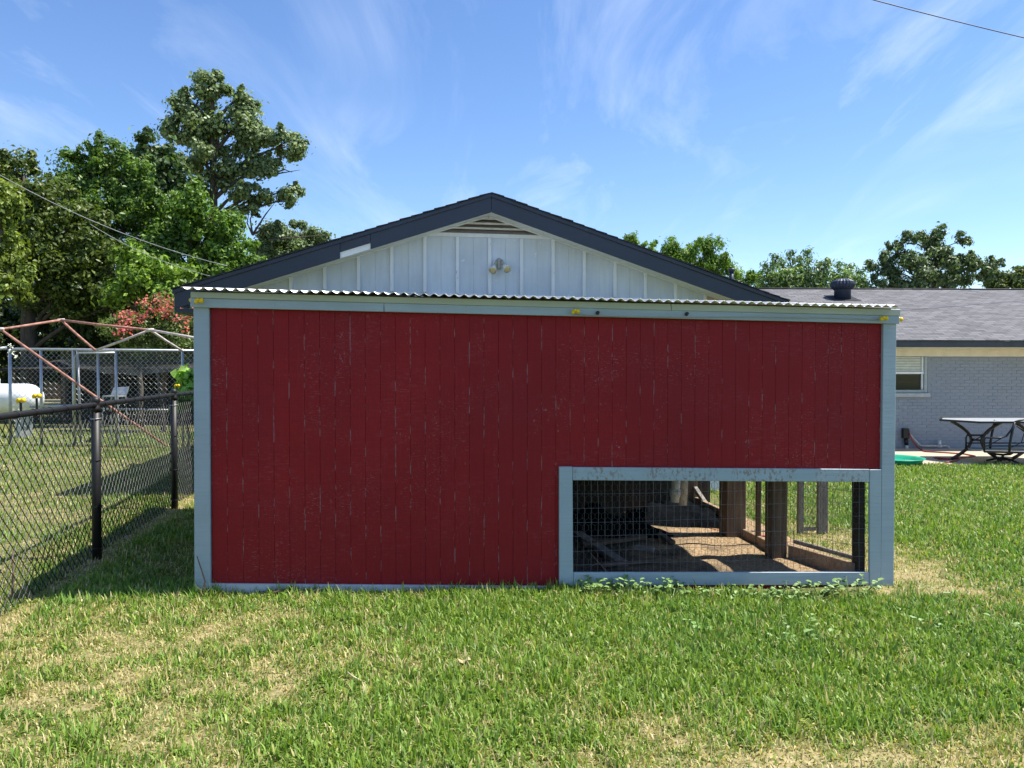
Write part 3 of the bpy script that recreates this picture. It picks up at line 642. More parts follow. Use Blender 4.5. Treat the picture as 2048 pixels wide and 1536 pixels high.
for s_ in (-1, 1):
    uu = u_lw if s_ < 0 else u_rw
    mb = MB(); mb.pbox(GAB, uu - .05, uu + .05, gb, zroof(uu) - .22, GD + .13, GLEN - .3); build('side_wall', mb, M['white_wall'], gh)
mb = MB(); mb.pquad(GAB, [(u_lw, gb), (u_rw, gb), (u_rw, zroof(u_rw) - .1), (ua_, za_ - .1), (u_lw, zroof(u_lw) - .1)], GLEN - .3, GLEN - .2); build('back_wall', mb, M['white_wall'], gh)
for e, s_ in ((ul_, 1), (ur_, -1)):
    mb = MB(); mb.pquad(GAB, [(e + s_ * .02, zroof(e) - .225 - .03), (e + s_ * .50, zroof(e) - .225 - .03), (e + s_ * .50, zroof(e) - .21 + .02), (e + s_ * .02, zroof(e) - .215)], .021, GLEN); build('eave_soffit', mb, M['navy'], gh)
# twin floodlight
fu, fz = gu(997, 528, GD); fl = thing('floodlight', GAB.P(fu, fz - .1, GD - .02), 'twin-headed floodlight mounted in the middle of the white gable', 'floodlight')
ax = -GAB.D
build('wall_plate', MB().lathe(GAB.P(fu, fz, GD - .001), [(.07, 0), (.07, .012), (.055, .022)], 20, ax), M['white_trim'], fl, True)
build('housing', MB().pbox(GAB, fu - .028, fu + .028, fz - .075, fz + .065, GD - .075, GD - .02), M['fixture'], fl, bevel=.012)
for s_, hx, hz in ((-1, -.088, -.095), (1, .086, -.075)):
    a = GAB.P(fu + s_ * .025, fz + .035, GD - .06); j = GAB.P(fu + hx * .72, fz + hz * .42, GD - .09); e = GAB.P(fu + hx, fz + hz, GD - .15)
    build('arm', MB().tube([a, j], .020, 10), M['fixture'], fl, True)
    dr = (e - j).normalized(); lm = build('lamp_head', MB().lathe(j, [(.022, -.005), (.024, .03), (.048, .085), (.050, .098)], 18, dr), M['white_paint'], fl, True)
    build('lens', MB().lathe(j + dr * .0985, [(.048, 0), (.03, .008), (0, .011)], 18, dr), M['lens'], lm, True)

# ------------------------------------------------------------------ brick house on the right
bu = BRK.uz
bh = thing('brick_house', BRK.P(0, PZ, 2), 'long low grey painted brick house with grey shingle roof', 'house')
hx0, hx1 = -5.6, 6.4      # along u
wtop = bu(1900, 713)[1]
W0, W1 = bu(1700, 750)[0], bu(1856, 750)[0]; WZ0, WZ1 = bu(1820, 786)[1], wtop
# wall backing with a real window opening
mb = MB(); mb.pbox(BRK, hx0, W0, PZ - .3, wtop + .25, .011, .2); mb.pbox(BRK, W1, hx1, PZ - .3, wtop + .25, .011, .2); mb.pbox(BRK, W0, W1, PZ - .3, WZ0, .011, .2); mb.pbox(BRK, W0, W1, WZ1, wtop + .25, .011, .2)
build('mortar_wall', mb, M['mortar'], bh)
mb = MB(); mb.pbox(BRK, hx0, hx0 + .2, PZ - .3, wtop + .2, .2, 9.0); mb.pbox(BRK, hx1 - .2, hx1, PZ - .3, wtop + .2, .2, 9.0); mb.pbox(BRK, hx0, hx1, PZ - .3, wtop + .2, 9.0, 9.2); build('rear_wall', mb, M['brick'], bh)
BL, BH_ = .203, .0677
bmb = MB(); bmb.pbox(Plane(0, 0, .03), -BL / 2 + .005, BL / 2 - .005, .005, BH_ - .005, .006, .0105)
bm_me = None; restm = MB(); cands = []
row = 0; z = PZ + .02
while z + BH_ < wtop + .02:
    u = hx0 + (BL / 2 if row % 2 else 0)
    while u + BL < hx1:
        if not (u + BL > W0 - .02 and u < W1 + .06 and z + BH_ > WZ0 - .09 and z < WZ1 + .1):
            cands.append((abs(u + BL / 2 - .35), u + BL / 2, z))
        u += BL
    row += 1; z += BH_
umin, umax = bu(1783, 800)[0], bu(2060, 800)[0]
vis = [c for c in cands if umin - .1 < c[1] < umax]; vis.sort(key=lambda c: -c[2] if c[2] < 0 else c[0] * .01 - 9); pick = set((c[1], c[2]) for c in vis[:300])
for _, u, z in cands:
    dj = random.uniform(-.003, .002)
    if (u, z) in pick:
        if bm_me is None:
            o = build('brick', bmb, M['brick'], None, bevel=.002); bm_me = o.data; off = Vector(o.location); o.parent = bh
        else:
            o = bpy.data.objects.new('brick', bm_me); COL.objects.link(o); o.parent = bh
        o.location = BRK.P(u, z, dj) + off - Vector(bh.location)
    elif umin - 3 < u < umax + 1.5: restm.pbox(BRK, u - BL / 2 + .005, u + BL / 2 - .005, z + .005, z + BH_ - .005, dj + .006, .0105 + dj)
o = build('brickwork', restm, M['brick'], bh); o['kind'] = 'stuff'
# soldier course by the eave
zr2 = wtop
build('frieze_board', MB().pbox(BRK, hx0 - .1, hx1 + .1, wtop, bu(1900, 696)[1] + .06, -.03, .008), M['cream'], bh, bevel=.004)
ze = wtop + .13
build('soffit', MB().pbox(BRK, hx0 - .2, hx1 + .2, ze + .03, ze + .05, -.50, -.032), M['cream'], bh)
zf_b, zf_t = bu(1900, 694.5, -.5)[1], bu(1900, 682, -.5)[1]
build('fascia_board', MB().pbox(BRK, hx0 - .2, hx1 + .2, zf_b, zf_t, -.53, -.505), M['gutter'], bh, bevel=.004)
ridge_d = 4.5; zrg = bu(1800, 579, ridge_d)[1]
RS = (zrg - zf_t) / (ridge_d + .56)
def rooftop(u, d): return zf_t + (d + .56) * RS
for a, b in ((-.56, ridge_d), (ridge_d, 9.6)):
    za1 = rooftop(0, a) if a < ridge_d else zrg; zb1 = zrg if b == ridge_d else zrg - (b - ridge_d) * RS
    mb = MB(); mb.prism([BRK.P(hx0 - .3, za1, a), BRK.P(hx1 + .3, za1, a), BRK.P(hx1 + .3, zb1, b), BRK.P(hx0 - .3, zb1, b)], (0, 0, .02)); build('roof', mb, M['shingles'], bh)
mb = MB(); mb.pbox(BRK, hx0 - .3, hx1 + .3, zrg + .006, zrg + .024, ridge_d - .12, ridge_d + .12); build('ridge_cap', mb, M['shingles'], bh, bevel=.01)
for uu in (hx0 - .15, hx1 + .05):
    mb = MB(); mb.prism([BRK.P(uu, ze, 0), BRK.P(uu, ze, 9.2), BRK.P(uu, zrg - .02, ridge_d)], BRK.U * .1); build('gable_end', mb, M['cream'], bh)
# window
wd_ = build('window', MB().pbox(BRK, W0 + .004, W1 - .004, WZ0 + .004, WZ1 - .004, .085, .10), M['glass'], bh)
def fr(a, b, c, d, d0, d1, mat, nm): build(nm, MB().pbox(BRK, a, b, c, d, d0, d1), mat, wd_, bevel=.003)
zm = bu(1820, 746)[1]
fr(W1 - .07, W1 - .005, WZ0 + .006, WZ1 - .006, .01, .084, M['alu'], 'frame'); fr(W0 + .005, W0 + .07, WZ0 + .006, WZ1 - .006, .01, .084, M['alu'], 'frame'); fr(W0 + .072, W1 - .072, WZ0 + .006, WZ0 + .065, .012, .084, M['alu'], 'frame')
fr(W0 + .072, W1 - .072, zm - .02, zm + .03, .03, .083, M['white_paint'], 'meeting_rail'); fr(W1 - .11, W1 - .072, zm + .032, WZ1 - .006, .04, .083, M['white_paint'], 'sash'); fr(W1 - .11, W1 - .072, WZ0 + .067, zm - .022, .05, .083, M['white_paint'], 'sash')
zz_ = zm + .04
while zz_ < WZ1 - .02:
    fr(W0 + .075, W1 - .112, zz_, zz_ + .026, .062, .068, M['blind'], 'blind_slat'); zz_ += .034
build('window_sill', MB().pbox(BRK, W0 - .05, W1 + .03, WZ0 - .085, WZ0 - .002, -.05, .05), M['sill'], bh, bevel=.006)
# roof vents
d_v = 3.3; vu, vz = bu(1685, 586, d_v); vz = rooftop(0, d_v); vz0 = vz
tv = build('turbine_vent', MB().lathe(BRK.P(vu, vz - .08, d_v), [(.20, 0), (.20, .30), (.21, .31)], 20), M['navy'], bh, True)
mb = MB(); c = BRK.P(vu, vz + .24, d_v); prof = [(.21, 0), (.27, .06), (.285, .13), (.26, .20), (.19, .25), (.10, .275), (.02, .28)]
nb = 44; vs, fs = [], []
for r, h in prof:
    for k in range(nb):
        t_ = 2 * math.pi * k / nb; q = r * (1 + (.06 if k % 2 else -.03)); vs.append(c + Vector((q * math.cos(t_), q * math.sin(t_), h)))
for i in range(len(prof) - 1):
    for k in range(nb): fs.append((i * nb + k, i * nb + (k + 1) % nb, (i + 1) * nb + (k + 1) % nb, (i + 1) * nb + k))
mb.add(vs, fs); build('turbine_head', mb, M['navy'], tv)
build('flashing', MB().prism([BRK.P(vu - .34, rooftop(0, d_v - .34) + .022, d_v - .34), BRK.P(vu + .34, rooftop(0, d_v - .34) + .022, d_v - .34), BRK.P(vu + .34, rooftop(0, d_v + .34) + .022, d_v + .34), BRK.P(vu - .34, rooftop(0, d_v + .34) + .022, d_v + .34)], (0, 0, .006)), M['shingle_dark'], tv)
pu, pz = bu(1463, 560, 4.2); ztop_ = bu(1463, 541, 4.2)[1]
vp = build('vent_pipe', MB().tube([BRK.P(pu, rooftop(0, 4.2) - .05, 4.2), BRK.P(pu, ztop_ - .04, 4.2)], .06, 14), M['navy'], bh, True)
build('vent_cap', MB().lathe(BRK.P(pu, ztop_ - .04, 4.2), [(.06, 0), (.085, .01), (.095, .06), (.08, .09)], 14), M['navy'], vp, True)

# pipes and box on the house wall
up_ = lambda x, y, d=-.08: (lambda q: BRK.P(q[0], q[1], d))(bu(x, y, d))
t = thing('drain_pipe', up_(1850, 895), 'pale plastic drain pipe bent along the foot of the brick wall', 'pipe')
build('pipe', MB().tube([up_(1818, 868), up_(1822, 872), up_(1837, 889), up_(1842, 892), up_(1877, 892), up_(1893, 892), up_(1897, 894), up_(1900, 900)], .026, 10), M['pvc_grey'], t, True)
build('tee_joint', MB().tube([up_(1879, 881), up_(1879, 892)], .034, 10), M['pvc'], t, True); build('collar', MB().tube([up_(1875, 892.4), up_(1883, 892.4)], .034, 10), M['pvc'], t, True)
t = thing('utility_box', up_(1812, 900), 'small dark utility box with pipe stub on the brick wall under the window', 'utility box')
q0, q1 = bu(1807, 877, -.1), bu(1819, 857, -.1); build('box', MB().pbox(BRK, q0[0], q1[0], q0[1], q1[1], -.11, -.005), M['black_metal'], t, bevel=.01)
build('stem', MB().tube([up_(1812, 877, -.05), up_(1813, 890, -.05)], .04, 10), M['black_metal'], t, True); build('stub', MB().tube([up_(1813, 888, -.05), up_(1815, 901, -.05)], .03, 10), M['pvc'], t, True)
mb = MB(); pts = [up_(1819, 866, -.12), up_(1824, 880, -.14), up_(1835, 895, -.18)]
def pp(x, y): r = ray(x, y); k = (PZ + .015 - CAMZ) / r.z; return Vector((0, 0, CAMZ)) + r * k
pts += [pp(1850, 903), pp(1890, 905), pp(1930, 908), pp(1950, 912), pp(1900, 918), pp(1868, 915), pp(1880, 919), pp(1920, 917), pp(1912, 922), pp(1890, 925)]
tag(build('garden_hose', MB().tube(pts, .013, 8), M['hose'], None, True), 'red hose running from the brick wall across the patio', 'hose')
# green wading pool
c = pp(1784, 924); pool = thing('wading_pool', (c.x, c.y, PZ), 'green plastic wading pool on the patio edge beside the coop', 'pool')
build('shell', MB().lathe((c.x, c.y, PZ + .003), [(.46, 0), (.48, .03), (.50, .075), (.54, .09), (.53, .10), (.48, .08), (.45, .04), (.42, .025), (.02, .02)], 36), M['green_plastic'], pool, True)
build('rim_lug', MB().box((c.x + .17, c.y + .50, PZ + .10), (.05, .03, .025)), M['green_plastic'], pool, bevel=.008)
# patio table
def tabl():
    tl = pp(1940, 921); tx, ty = tl.x, tl.y + .1; H = .74
    t = thing('patio_table', (tx, ty, PZ), 'patio table with pale glass top and curved dark metal legs', 'table')
    z = PZ + H; p0 = at(1884, 847, ty + .2); x0 = p0.x; L_ = 1.9; 
    c = [(x0, ty + .25), (x0 + .32, ty - .42), (x0 + L_, ty - .42), (x0 + L_ + .2, ty + .25), (x0 + L_, ty + .75), (x0 + .3, ty + .75)]
    build('table_top', MB().prism([(a, b, z - .012) for a, b in c], (0, 0, .010)), M['glass_top'], t)
    cc = c + [c[0]]
    fr_ = MB()
    for a, b in zip(cc[:-1], cc[1:]): fr_.beam((*a, z - .012), (*b, z - .012), .04, .034)
    build('top_frame', fr_, M['black_metal'], t)
    lx = x0 + .52
    for s_, dy_ in ((-1, .10), (1, -.10)):
        base_y = ty + dy_
        pts = []
        for i in range(13):
            q = i / 12; zz = PZ + .02 + (H - .05) * q; off = .035 + .36 * (abs(q - .5) * 2) ** 1.9
            pts.append((lx + s_ * off, base_y, zz))
        build('leg', MB().tube(pts, .029, 10), M['bronze'], t, True)
    for s_ in (-1, 1):
        pts = [(lx + 1.15 + s_ * (.035 + .36 * (abs(i / 12 - .5) * 2) ** 1.9), ty + .15, PZ + .02 + (H - .05) * i / 12) for i in range(13)]
        build('leg', MB().tube(pts, .029, 10), M['bronze'], t, True)
    build('stretcher', MB().beam((lx, ty - .10, PZ + .38), (lx, ty + .10, PZ + .38), .04, .04), M['bronze'], t)
tabl()
# swivel patio chair seen from its side
def chair():
    f = pp(2007, 925); cx, cy = f.x, f.y + .05
    t = thing('patio_chair', (cx, cy, PZ), 'black metal swivel patio chair with lattice back beside the glass table', 'chair')
    X = lambda px: cx + (px - 2007) / F * cy
    Zp = lambda py: at(2007, py, cy).z
    hw = .27; zs = Zp(900); 
    for dy_ in (-hw, hw):
        y = cy + dy_
        build('back_post', MB().tube([(X(2002), y, zs - .02), (X(2003), y, zs + .12), (X(2006), y, zs + .28), (X(2012), y, Zp(842))], .022, 8), M['black_metal'], t, True)
        build('armrest', MB().tube([(X(2012), y, Zp(848)), (X(2005), y, Zp(858)), (X(1996), y, Zp(870)), (X(1985), y, Zp(873)), (X(1955), y, Zp(873)), (X(1953), y, Zp(878)), (X(1953), y, zs + .0)], .017, 8), M['black_metal'], t, True)
        build('side_rail', MB().beam((X(1953), y, zs), (X(2075), y, zs - .03), .03, .035), M['black_metal'], t)
        build('side_brace', MB().tube([(X(1957), y, zs + .09), (X(1980), y, zs + .2), (X(2000), y, zs + .30)], .009, 6), M['black_metal'], t)
        build('lower_arm_bar', MB().tube([(X(1954), y, zs + .10), (X(2070), y, zs + .10)], .012, 6), M['black_metal'], t)
    y = cy - hw
    pt = lambda px, py: (X(px), y, Zp(py))
    build('front_back_post', MB().tube([pt(2075, 905), pt(2080, 870), pt(2085, 842)], .022, 8), M['black_metal'], t, True)
    build('top_rail', MB().tube([pt(2012, 842), pt(2022, 839), pt(2036, 836.5), pt(2055, 836.5), pt(2072, 838), pt(2085, 842)], .017, 8), M['black_metal'], t, True)
    for a in ([(2016, 850), (2032, 862), (2050, 862)], [(2006, 892), (2026, 882), (2050, 882)], [(2032, 862), (2026, 882)], [(2024, 855), (2055, 872)], [(2055, 862), (2046, 882)], [(2050, 862), (2082, 850)], [(2050, 882), (2078, 892)]):
        build('lattice_bar', MB().tube([pt(*q) for q in a], .009, 6), M['black_metal'], t)
    build('seat', MB().prism([(X(1956), cy - hw + .02, zs - .005), (X(2070), cy - hw + .02, zs - .03), (X(2070), cy + hw - .02, zs - .03), (X(1956), cy + hw - .02, zs - .005)], (0, 0, .012)), M['sling'], t)
    pc = (X(2009), cy)
    build('spring_bracket', MB().tube([(X(1985), cy, zs - .03), (X(1994), cy, zs - .075), (pc[0], cy, zs - .085), (X(2024), cy, zs - .075), (X(2033), cy, zs - .03)], .02, 8), M['black_metal'], t, True)
    build('pedestal', MB().lathe((pc[0], cy, PZ + .05), [(.06, 0), (.035, .03), (.022, .06), (.022, zs - PZ - .15), (.04, zs - PZ - .12)], 14), M['black_metal'], t, True)
    for k in range(4):
        a = k * math.pi / 2 + .6
        build('foot', MB().tube([(pc[0], cy, PZ + .085), (pc[0] + .12 * math.cos(a), cy + .12 * math.sin(a), PZ + .07), (pc[0] + .27 * math.cos(a), cy + .27 * math.sin(a), PZ + .018)], [.022, .02, .016], 8), M['black_metal'], t, True)
chair()

# ------------------------------------------------------------------ black chain link fence on the left
fdir = Vector((-.34, 2.15, 0)).normalized(); fp = [Vector((-3.22, 5.95, 0)) + fdir * (2.177 * k) for k in (-2, -1, 0, 1, 2)]
FEN = Plane(0, 0, 0); FEN.o = Vector((-3.22, 5.95, 0)); FEN.U = fdir; FEN.D = Vector((-fdir.y, fdir.x, 0))
fence = thing('chain_link_fence', fp[2] + Vector((0, 0, gz(-3.2, 6))), 'black vinyl chain link fence with round posts left of the coop', 'fence')
FH = 1.20
for q in fp:
    g0 = gz(q.x, q.y); ps = build('post', MB().tube([q + Vector((0, 0, g0 - .1)), q + Vector((0, 0, g0 + FH - .02))], .034, 16), M['black'], fence, True)
    build('post_cap', MB().lathe(q + Vector((0, 0, g0 + FH - .05)), [(.037, 0), (.038, .03), (.030, .045), (.026, .065), (.034, .08), (.030, .105), (.012, .118)], 16), M['black'], ps, True)
    for hh in (.10, .42, .78, 1.10):
        build('tie', MB().tube([q + Vector((.037 * math.cos(a), .037 * math.sin(a), g0 + hh + .004 * math.sin(a))) for a in np.linspace(0, 2 * math.pi, 13)], .003, 5), M['galv'] if hh > 1 else M['black'], ps)
FB = -.05 
build('top_rail', MB().tube([p_ + Vector((FB * 0, 0, gz(p_.x, p_.y) + FH + .005)) for p_ in (fp[0], fp[1], fp[2], fp[3], fp[4])], .021, 12), M['black'], fence, True)
def chainlink(pl, u0, u1, zfun, h, d, name, parent, mat, dia=.072, r=.0018, n=3, seed=1):
    rr = random.Random(seed); mb = MB(); u = u0; hw = dia / 2; k = 0; nz = int(h / hw)
    while u < u1:
        zb = zfun(u); pts = []
        for i in range(nz + 1):
            s_ = (1 if (i + k) % 2 else -1); bow = .006 * math.sin(u * 3 + i * .4)
            pts.append(pl.P(u + s_ * hw * .53 + rr.uniform(-.0025, .0025), zb + i * h / nz, d + s_ * .0025 + bow))
        mb.tube(pts, r, n, False); u += hw * 1.0; k += 1
    return build(name, mb, mat, parent)
pz = lambda u: gz((FEN.o + FEN.U * u).x, 0) + .02
chainlink(FEN, -2.6, 4.3, pz, FH - .02, .037, 'chain_mesh', fence, M['black'], .086, .0031, 4)
for k in range(28):
    u = -2.5 + k * .24; q = FEN.P(u, gz((FEN.o + FEN.U * u).x, 0) + FH + .005, 0)
    build('rail_tie', MB().tube([q + Vector((0, .0, 0)) + FEN.D * (.0235 * math.cos(a)) + Vector((0, 0, .0235 * math.sin(a))) + FEN.U * (.004 * a) for a in np.linspace(0, 6.28, 10)], .0022, 4), M['black'], fence)
# electric fence insulators
def insulator(p, lab, stalk=None, sc=1.0):
    t = thing('insulator', p, lab, 'insulator', 'yellow electric fence insulators')
    build('spool', MB().lathe(Vector(p) + Vector((-.028 * sc, 0, 0)), [(.012 * sc, 0), (.019 * sc, .004), (.019 * sc, .018), (.011 * sc, .022), (.011 * sc, .034), (.020 * sc, .038), (.020 * sc, .052), (.012 * sc, .058)], 12, (1, -.1, .12)), M['yellow'], t, True)
    build('clip', MB().box(Vector(p) + Vector((0, -.012, .013 * sc)), (.010 * sc, .012, .010 * sc)), M['yellow'], t, bevel=.003)
    if stalk: build('bracket', MB().tube([Vector(p) + Vector((.004, 0, -.01)), Vector(p) + Vector((.002, .004, -stalk))], .007, 6), M['black'], t)
    else: build('nail', MB().tube([Vector(p), Vector(p) + Vector((0, .06, 0))], .004, 6), M['galv'], t)
for px, py, s_, lab in ((40, 802, .085, 'yellow insulator nearest the left edge on the black fence rail'), (72, 793, .085, 'yellow insulator beside the white tank on the black fence rail'), (353, 772, .06, 'yellow insulator on the fence post nearest the coop')):
    y = 4.6
    for _ in range(20): q = at(px, py, y); y = 5.95 + (q.x + 3.22) / (-.158) if False else (5.95 * .158 - 3.22 + 0) / ((px - 1024) / F + .158)
    insulator(at(px, py, y), lab, s_, .75)
for px, py, lab in ((397, 603, 'yellow insulator nailed to the top left corner of the coop'), (1150, 624, 'yellow insulator on the middle of the coop header'), (1766, 638, 'yellow insulator on the header above the coop right post')):
    insulator(COOP.P(*cu(px, py, -.09), -.09), lab, None, .85)
insulator(COOP.P(*cu(1799, 640, 0), .02), 'yellow insulator sticking out past the coop right corner', None, .85)
insulator(COOP.P(*cu(382, 600, 0), .03), 'yellow insulator sticking out past the coop left corner in shade', None, .7)
mb = MB(); mb.tube([COOP.P(*cu(x, y, -.066), -.066) for x, y in ((1150, 629), (1270, 633), (1395, 634), (1520, 633.5), (1640, 635), (1764, 639))], .0035, 6); tag(build('electric_wire', mb, M['cable_pale'], None, True), 'thin pale wire strung along the coop header between insulators', 'wire')
for px, py, lab in ((1195, 626, 'small dark screw hook left of centre on the coop header'), (1373, 628, 'small dark screw hook right of centre on the coop header')):
    p = COOP.P(*cu(px, py, -.055), -.051); tag(build('screw_hook', MB().lathe(p, [(.012, 0), (.014, .006), (.006, .010), (.005, .022)], 10, -COOP.D).tube([p - COOP.D * .02 + Vector((.011 * math.cos(a), 0, .011 * math.sin(a))) for a in np.linspace(0, 5, 9)], .003, 6), M['black_metal'], None), lab, 'hook')

# ------------------------------------------------------------------ kennel, canopy frame and yard clutter on the left
KY = 13.9; kp = lambda x, y, Y=KY: at(x, y, Y)
kg = gz(-8, KY)
ken = thing('dog_kennel', Vector((kp(10, 800).x, KY, kg)), 'galvanised chain link dog kennel behind the black fence', 'kennel')
ktop = kp(200, 698).z; xl, xr = kp(20, 700).x, kp(470, 700).x
KPL = Plane(0, KY, 0)
for px, w_ in ((20, .028), (82, .024), (147, .026), (155, .022), (196, .022), (232, .024), (365, .024)):
    x = kp(px, 750).x
    build('post', MB().tube([(x, KY + (.1 if px in (155,) else 0), kg - .05), (x, KY, ktop)], w_, 10), M['galv'], ken, True)
build('top_rail', MB().tube([(xl, KY, ktop - .08), (xl + .03, KY, ktop - .02), (xl + .1, KY, ktop), (xr, KY, ktop - .04)], .025, 10), M['galv'], ken, True)
build('mid_rail', MB().tube([(kp(60, 814).x, KY, kp(60, 814).z), (kp(195, 809).x, KY, kp(195, 809).z)], .02, 8), M['galv'], ken, True)
build('lower_rail', MB().tube([(kp(215, 815).x, KY - .5, kp(215, 815).z), (kp(400, 818).x, KY - .5, kp(400, 818).z)], .02, 8), M['galv'], ken, True)
ga = kp(152, 706); gb2 = kp(232, 706)
build('gate_frame', MB().tube([(ga.x, KY - .05, kg + .1), (ga.x, KY - .05, ga.z - .08), (ga.x + .08, KY - .05, ga.z), (gb2.x, KY - .05, ga.z)], .02, 8), M['galv'], ken, True)
chainlink(KPL, xl + .05, xr, lambda u: kg + .02, ktop - kg - .04, 0, 'chain_mesh', ken, M['galv'], .095, .0032, 3, 5)
# second set of side panels, receding
K2 = Plane(xl - .05, KY, 0); K2.U = Vector((-.06, -1, 0)).normalized(); K2.D = Vector((1, -.06, 0))
kx = kp(8, 750).x
build('corner_post', MB().tube([(kx, KY - .2, kg - .05), (kx, KY - .2, ktop - .04), (kx + .03, KY - .2, ktop + .0), (kx + .12, KY - .1, ktop + .02)], .03, 10), M['galv'], ken, True)
# shade cloth hanging from the kennel's top rail
V = []; nu, nv = 30, 8
for j in range(nv):
    for i in range(nu):
        q = i / (nu - 1); px = 120 + q * 290; dep = 14 + 34 * math.sin(math.pi * min(1, q * .9 + .05)) ** .8
        V.append(kp(px, 702 + dep * j / (nv - 1) + 1.5 * math.sin(i * .9), KY + .08 + .25 * math.sin(j / (nv - 1) * 2.2) + .03 * math.sin(i * 1.3)))
mb = MB(); mb.add(V, [(j * nu + i, j * nu + i + 1, (j + 1) * nu + i + 1, (j + 1) * nu + i) for j in range(nv - 1) for i in range(nu - 1)])
m = MT('grey_shade_mesh', .8, .1); m.color((.10, .11, .11)); tr = m.n.new('ShaderNodeBsdfTransparent'); mx = m.n.new('ShaderNodeMixShader'); mx.inputs[0].default_value = .55
m.l.new(tr.outputs[0], mx.inputs[1]); m.l.new(m.b.outputs[0], mx.inputs[2]); m.l.new(mx.outputs[0], m.n['Material Output'].inputs[0]); m.bump(m.noise(90, 2), .2, .01)
tag(build('shade_cloth', mb, m.m, None, True), 'grey mesh shade cloth sagging from the kennel top rail', 'shade cloth')
# rusty canopy frame
A, B, C_, Dp = kp(0, 658, 13.0), kp(122, 640, 13.8), kp(300, 660, 12.6), kp(398, 676, 12.2)
E1, E2, G_ = kp(193, 700, 13.1), kp(365, 702, 13.5), kp(333, 892, 13.2)
G_.z = max(G_.z, gz(G_.x, G_.y) + .01)
cf = thing('canopy_frame', (G_.x, G_.y, gz(G_.x, G_.y)), 'collapsed rusty pipe canopy frame above the dog kennel', 'canopy frame')
Am = A + (B - A) * -.6
for nm, a, b, mt in (('roof_pole', Am, B, 'rust'), ('roof_pole', B, C_, 'rust'), ('roof_pole', C_, Dp + (Dp - C_) * .8, 'palepipe'), ('brace_pole', B, kp(190, 700, 13.6), 'rust'), ('brace_pole', C_, E1, 'palepipe'), ('brace_pole', C_, E2, 'palepipe'), ('leg_pole', A, G_, 'rust')):
    build(nm, MB().tube([a, a + (b - a) * .5 + Vector((0, 0, -.008)), b], .021, 8), M[mt], cf, True)
for p in (A, B, C_): build('joint', MB().tube([p + Vector((-.06, 0, -.005)), p + Vector((.06, 0, .0))], .028, 8), M['palepipe'], cf, True)
# propane-like white tank and clutter
c = kp(38, 792, 15.5); tz = gz(c.x, c.y)
tk = thing('white_tank', (c.x, c.y, tz), 'rounded white tank lying behind the kennel corner post', 'tank')
rT = .30; zc = kp(38, 797, 15.5).z
build('tank_body', MB().lathe((c.x - .9, c.y, zc), [(.02, -.18), (rT * .6, -.13), (rT * .9, -.05), (rT, .0), (rT, 1.05), (rT * .92, 1.18), (rT * .65, 1.30), (.02, 1.36)], 28, (1, 0, 0)), M['white_paint'], tk, True)
build('tank_lid', MB().lathe((c.x - .55, c.y, zc + rT - .03), [(.15, 0), (.15, .12), (.12, .17), (.02, .19)], 20), M['white_paint'], tk, True)
for s_ in (-.7, .1): build('tank_foot', MB().box((c.x + s_, c.y, (tz - .05 + zc - rT * .8) / 2), (.05, .2, max(.05, (zc - rT * .8 - tz + .05) / 2))), M['galv'], tk)
c = kp(229, 790, 14.8); tz = gz(c.x, c.y); sc_ = thing('lawn_chair', (c.x, c.y, tz), 'small pale grey chair standing inside the kennel', 'chair')
zt = kp(229, 790, 14.8).z
build('seat', MB().box((c.x, c.y, zt - .02), (.15, .16, .015)), M['galv'], sc_); build('backrest', MB().prism([(c.x - .15, c.y + .16, zt), (c.x + .15, c.y + .16, zt), (c.x + .17, c.y + .22, zt + .16), (c.x - .13, c.y + .22, zt + .14)], (0, .02, 0)), M['galv'], sc_)
for a, b in ((-1, -1), (1, -1), (1, 1), (-1, 1)): build('leg', MB().tube([(c.x + a * .14, c.y + b * .15, zt - .03), (c.x + a * .16, c.y + b * .17, tz - .02)], .012, 6), M['galv'], sc_)
# dark shed added as black shade under the trees; salmon roof far behind
c = kp(250, 770, 19.5); tz = gz(c.x, c.y); sx0, sx1 = kp(40, 740, 19.5).x, kp(440, 740, 19.5).x; zt = kp(200, 742, 19.5).z
sh = thing('shade_shed', (c.x, 19.5, tz), 'low dark shed shape standing in for tree shade behind the kennel', 'shed')
build('back_wall', MB().box(((sx0 + sx1) / 2, 21.3, (tz + zt) / 2), ((sx1 - sx0) / 2, .05, (zt - tz) / 2)), M['dark_wood'], sh)  # back of the added shade shed
build('roof', MB().prism([(sx0 - .2, 19.0, zt), (sx1, 19.0, zt), (sx1, 21.5, zt + .25), (sx0 - .2, 21.5, zt + .25)], (0, 0, .06)), M['dark_wood'], sh)  # top of the added shade shed
for q in np.linspace(0, 1, 5): build('post', MB().box((sx0 + .05 + q * (sx1 - sx0 - .1), 19.2, (tz + zt) / 2), (.05, .05, (zt - tz) / 2 + .02)), M['wood_old'], sh)  # posts of the added shade shed
build('shade_shed_low_wall', MB().box(((sx0 + sx1) / 2 + .5, 19.4, tz + .3), ((sx1 - sx0) / 2 - .6, .04, .32)), M['dark_wood'], sh)
hs = thing('far_house', (kp(55, 690, 34).x, 36, gz(-20, 36)), 'far house with salmon roof glimpsed between the trees', 'house')
q0, q1, q2 = kp(22, 702, 34), kp(62, 672, 34), kp(80, 690, 34)
build('roof', MB().prism([q0, (q1.x, 34, q1.z), (q1.x + 1.6, 34, q1.z - .4), (q1.x + 1.6, 34, q0.z), ], (0, 5, 0)), M['salmon'], hs)
build('wall', MB().prism([(q0.x + .2, 34.4, gz(-20, 34)), (q1.x + 1.4, 34.4, gz(-20, 34)), (q1.x + 1.4, 34.4, q0.z), (q0.x + .2, 34.4, q0.z)], (0, 4, 0)), M['wood_old'], hs)

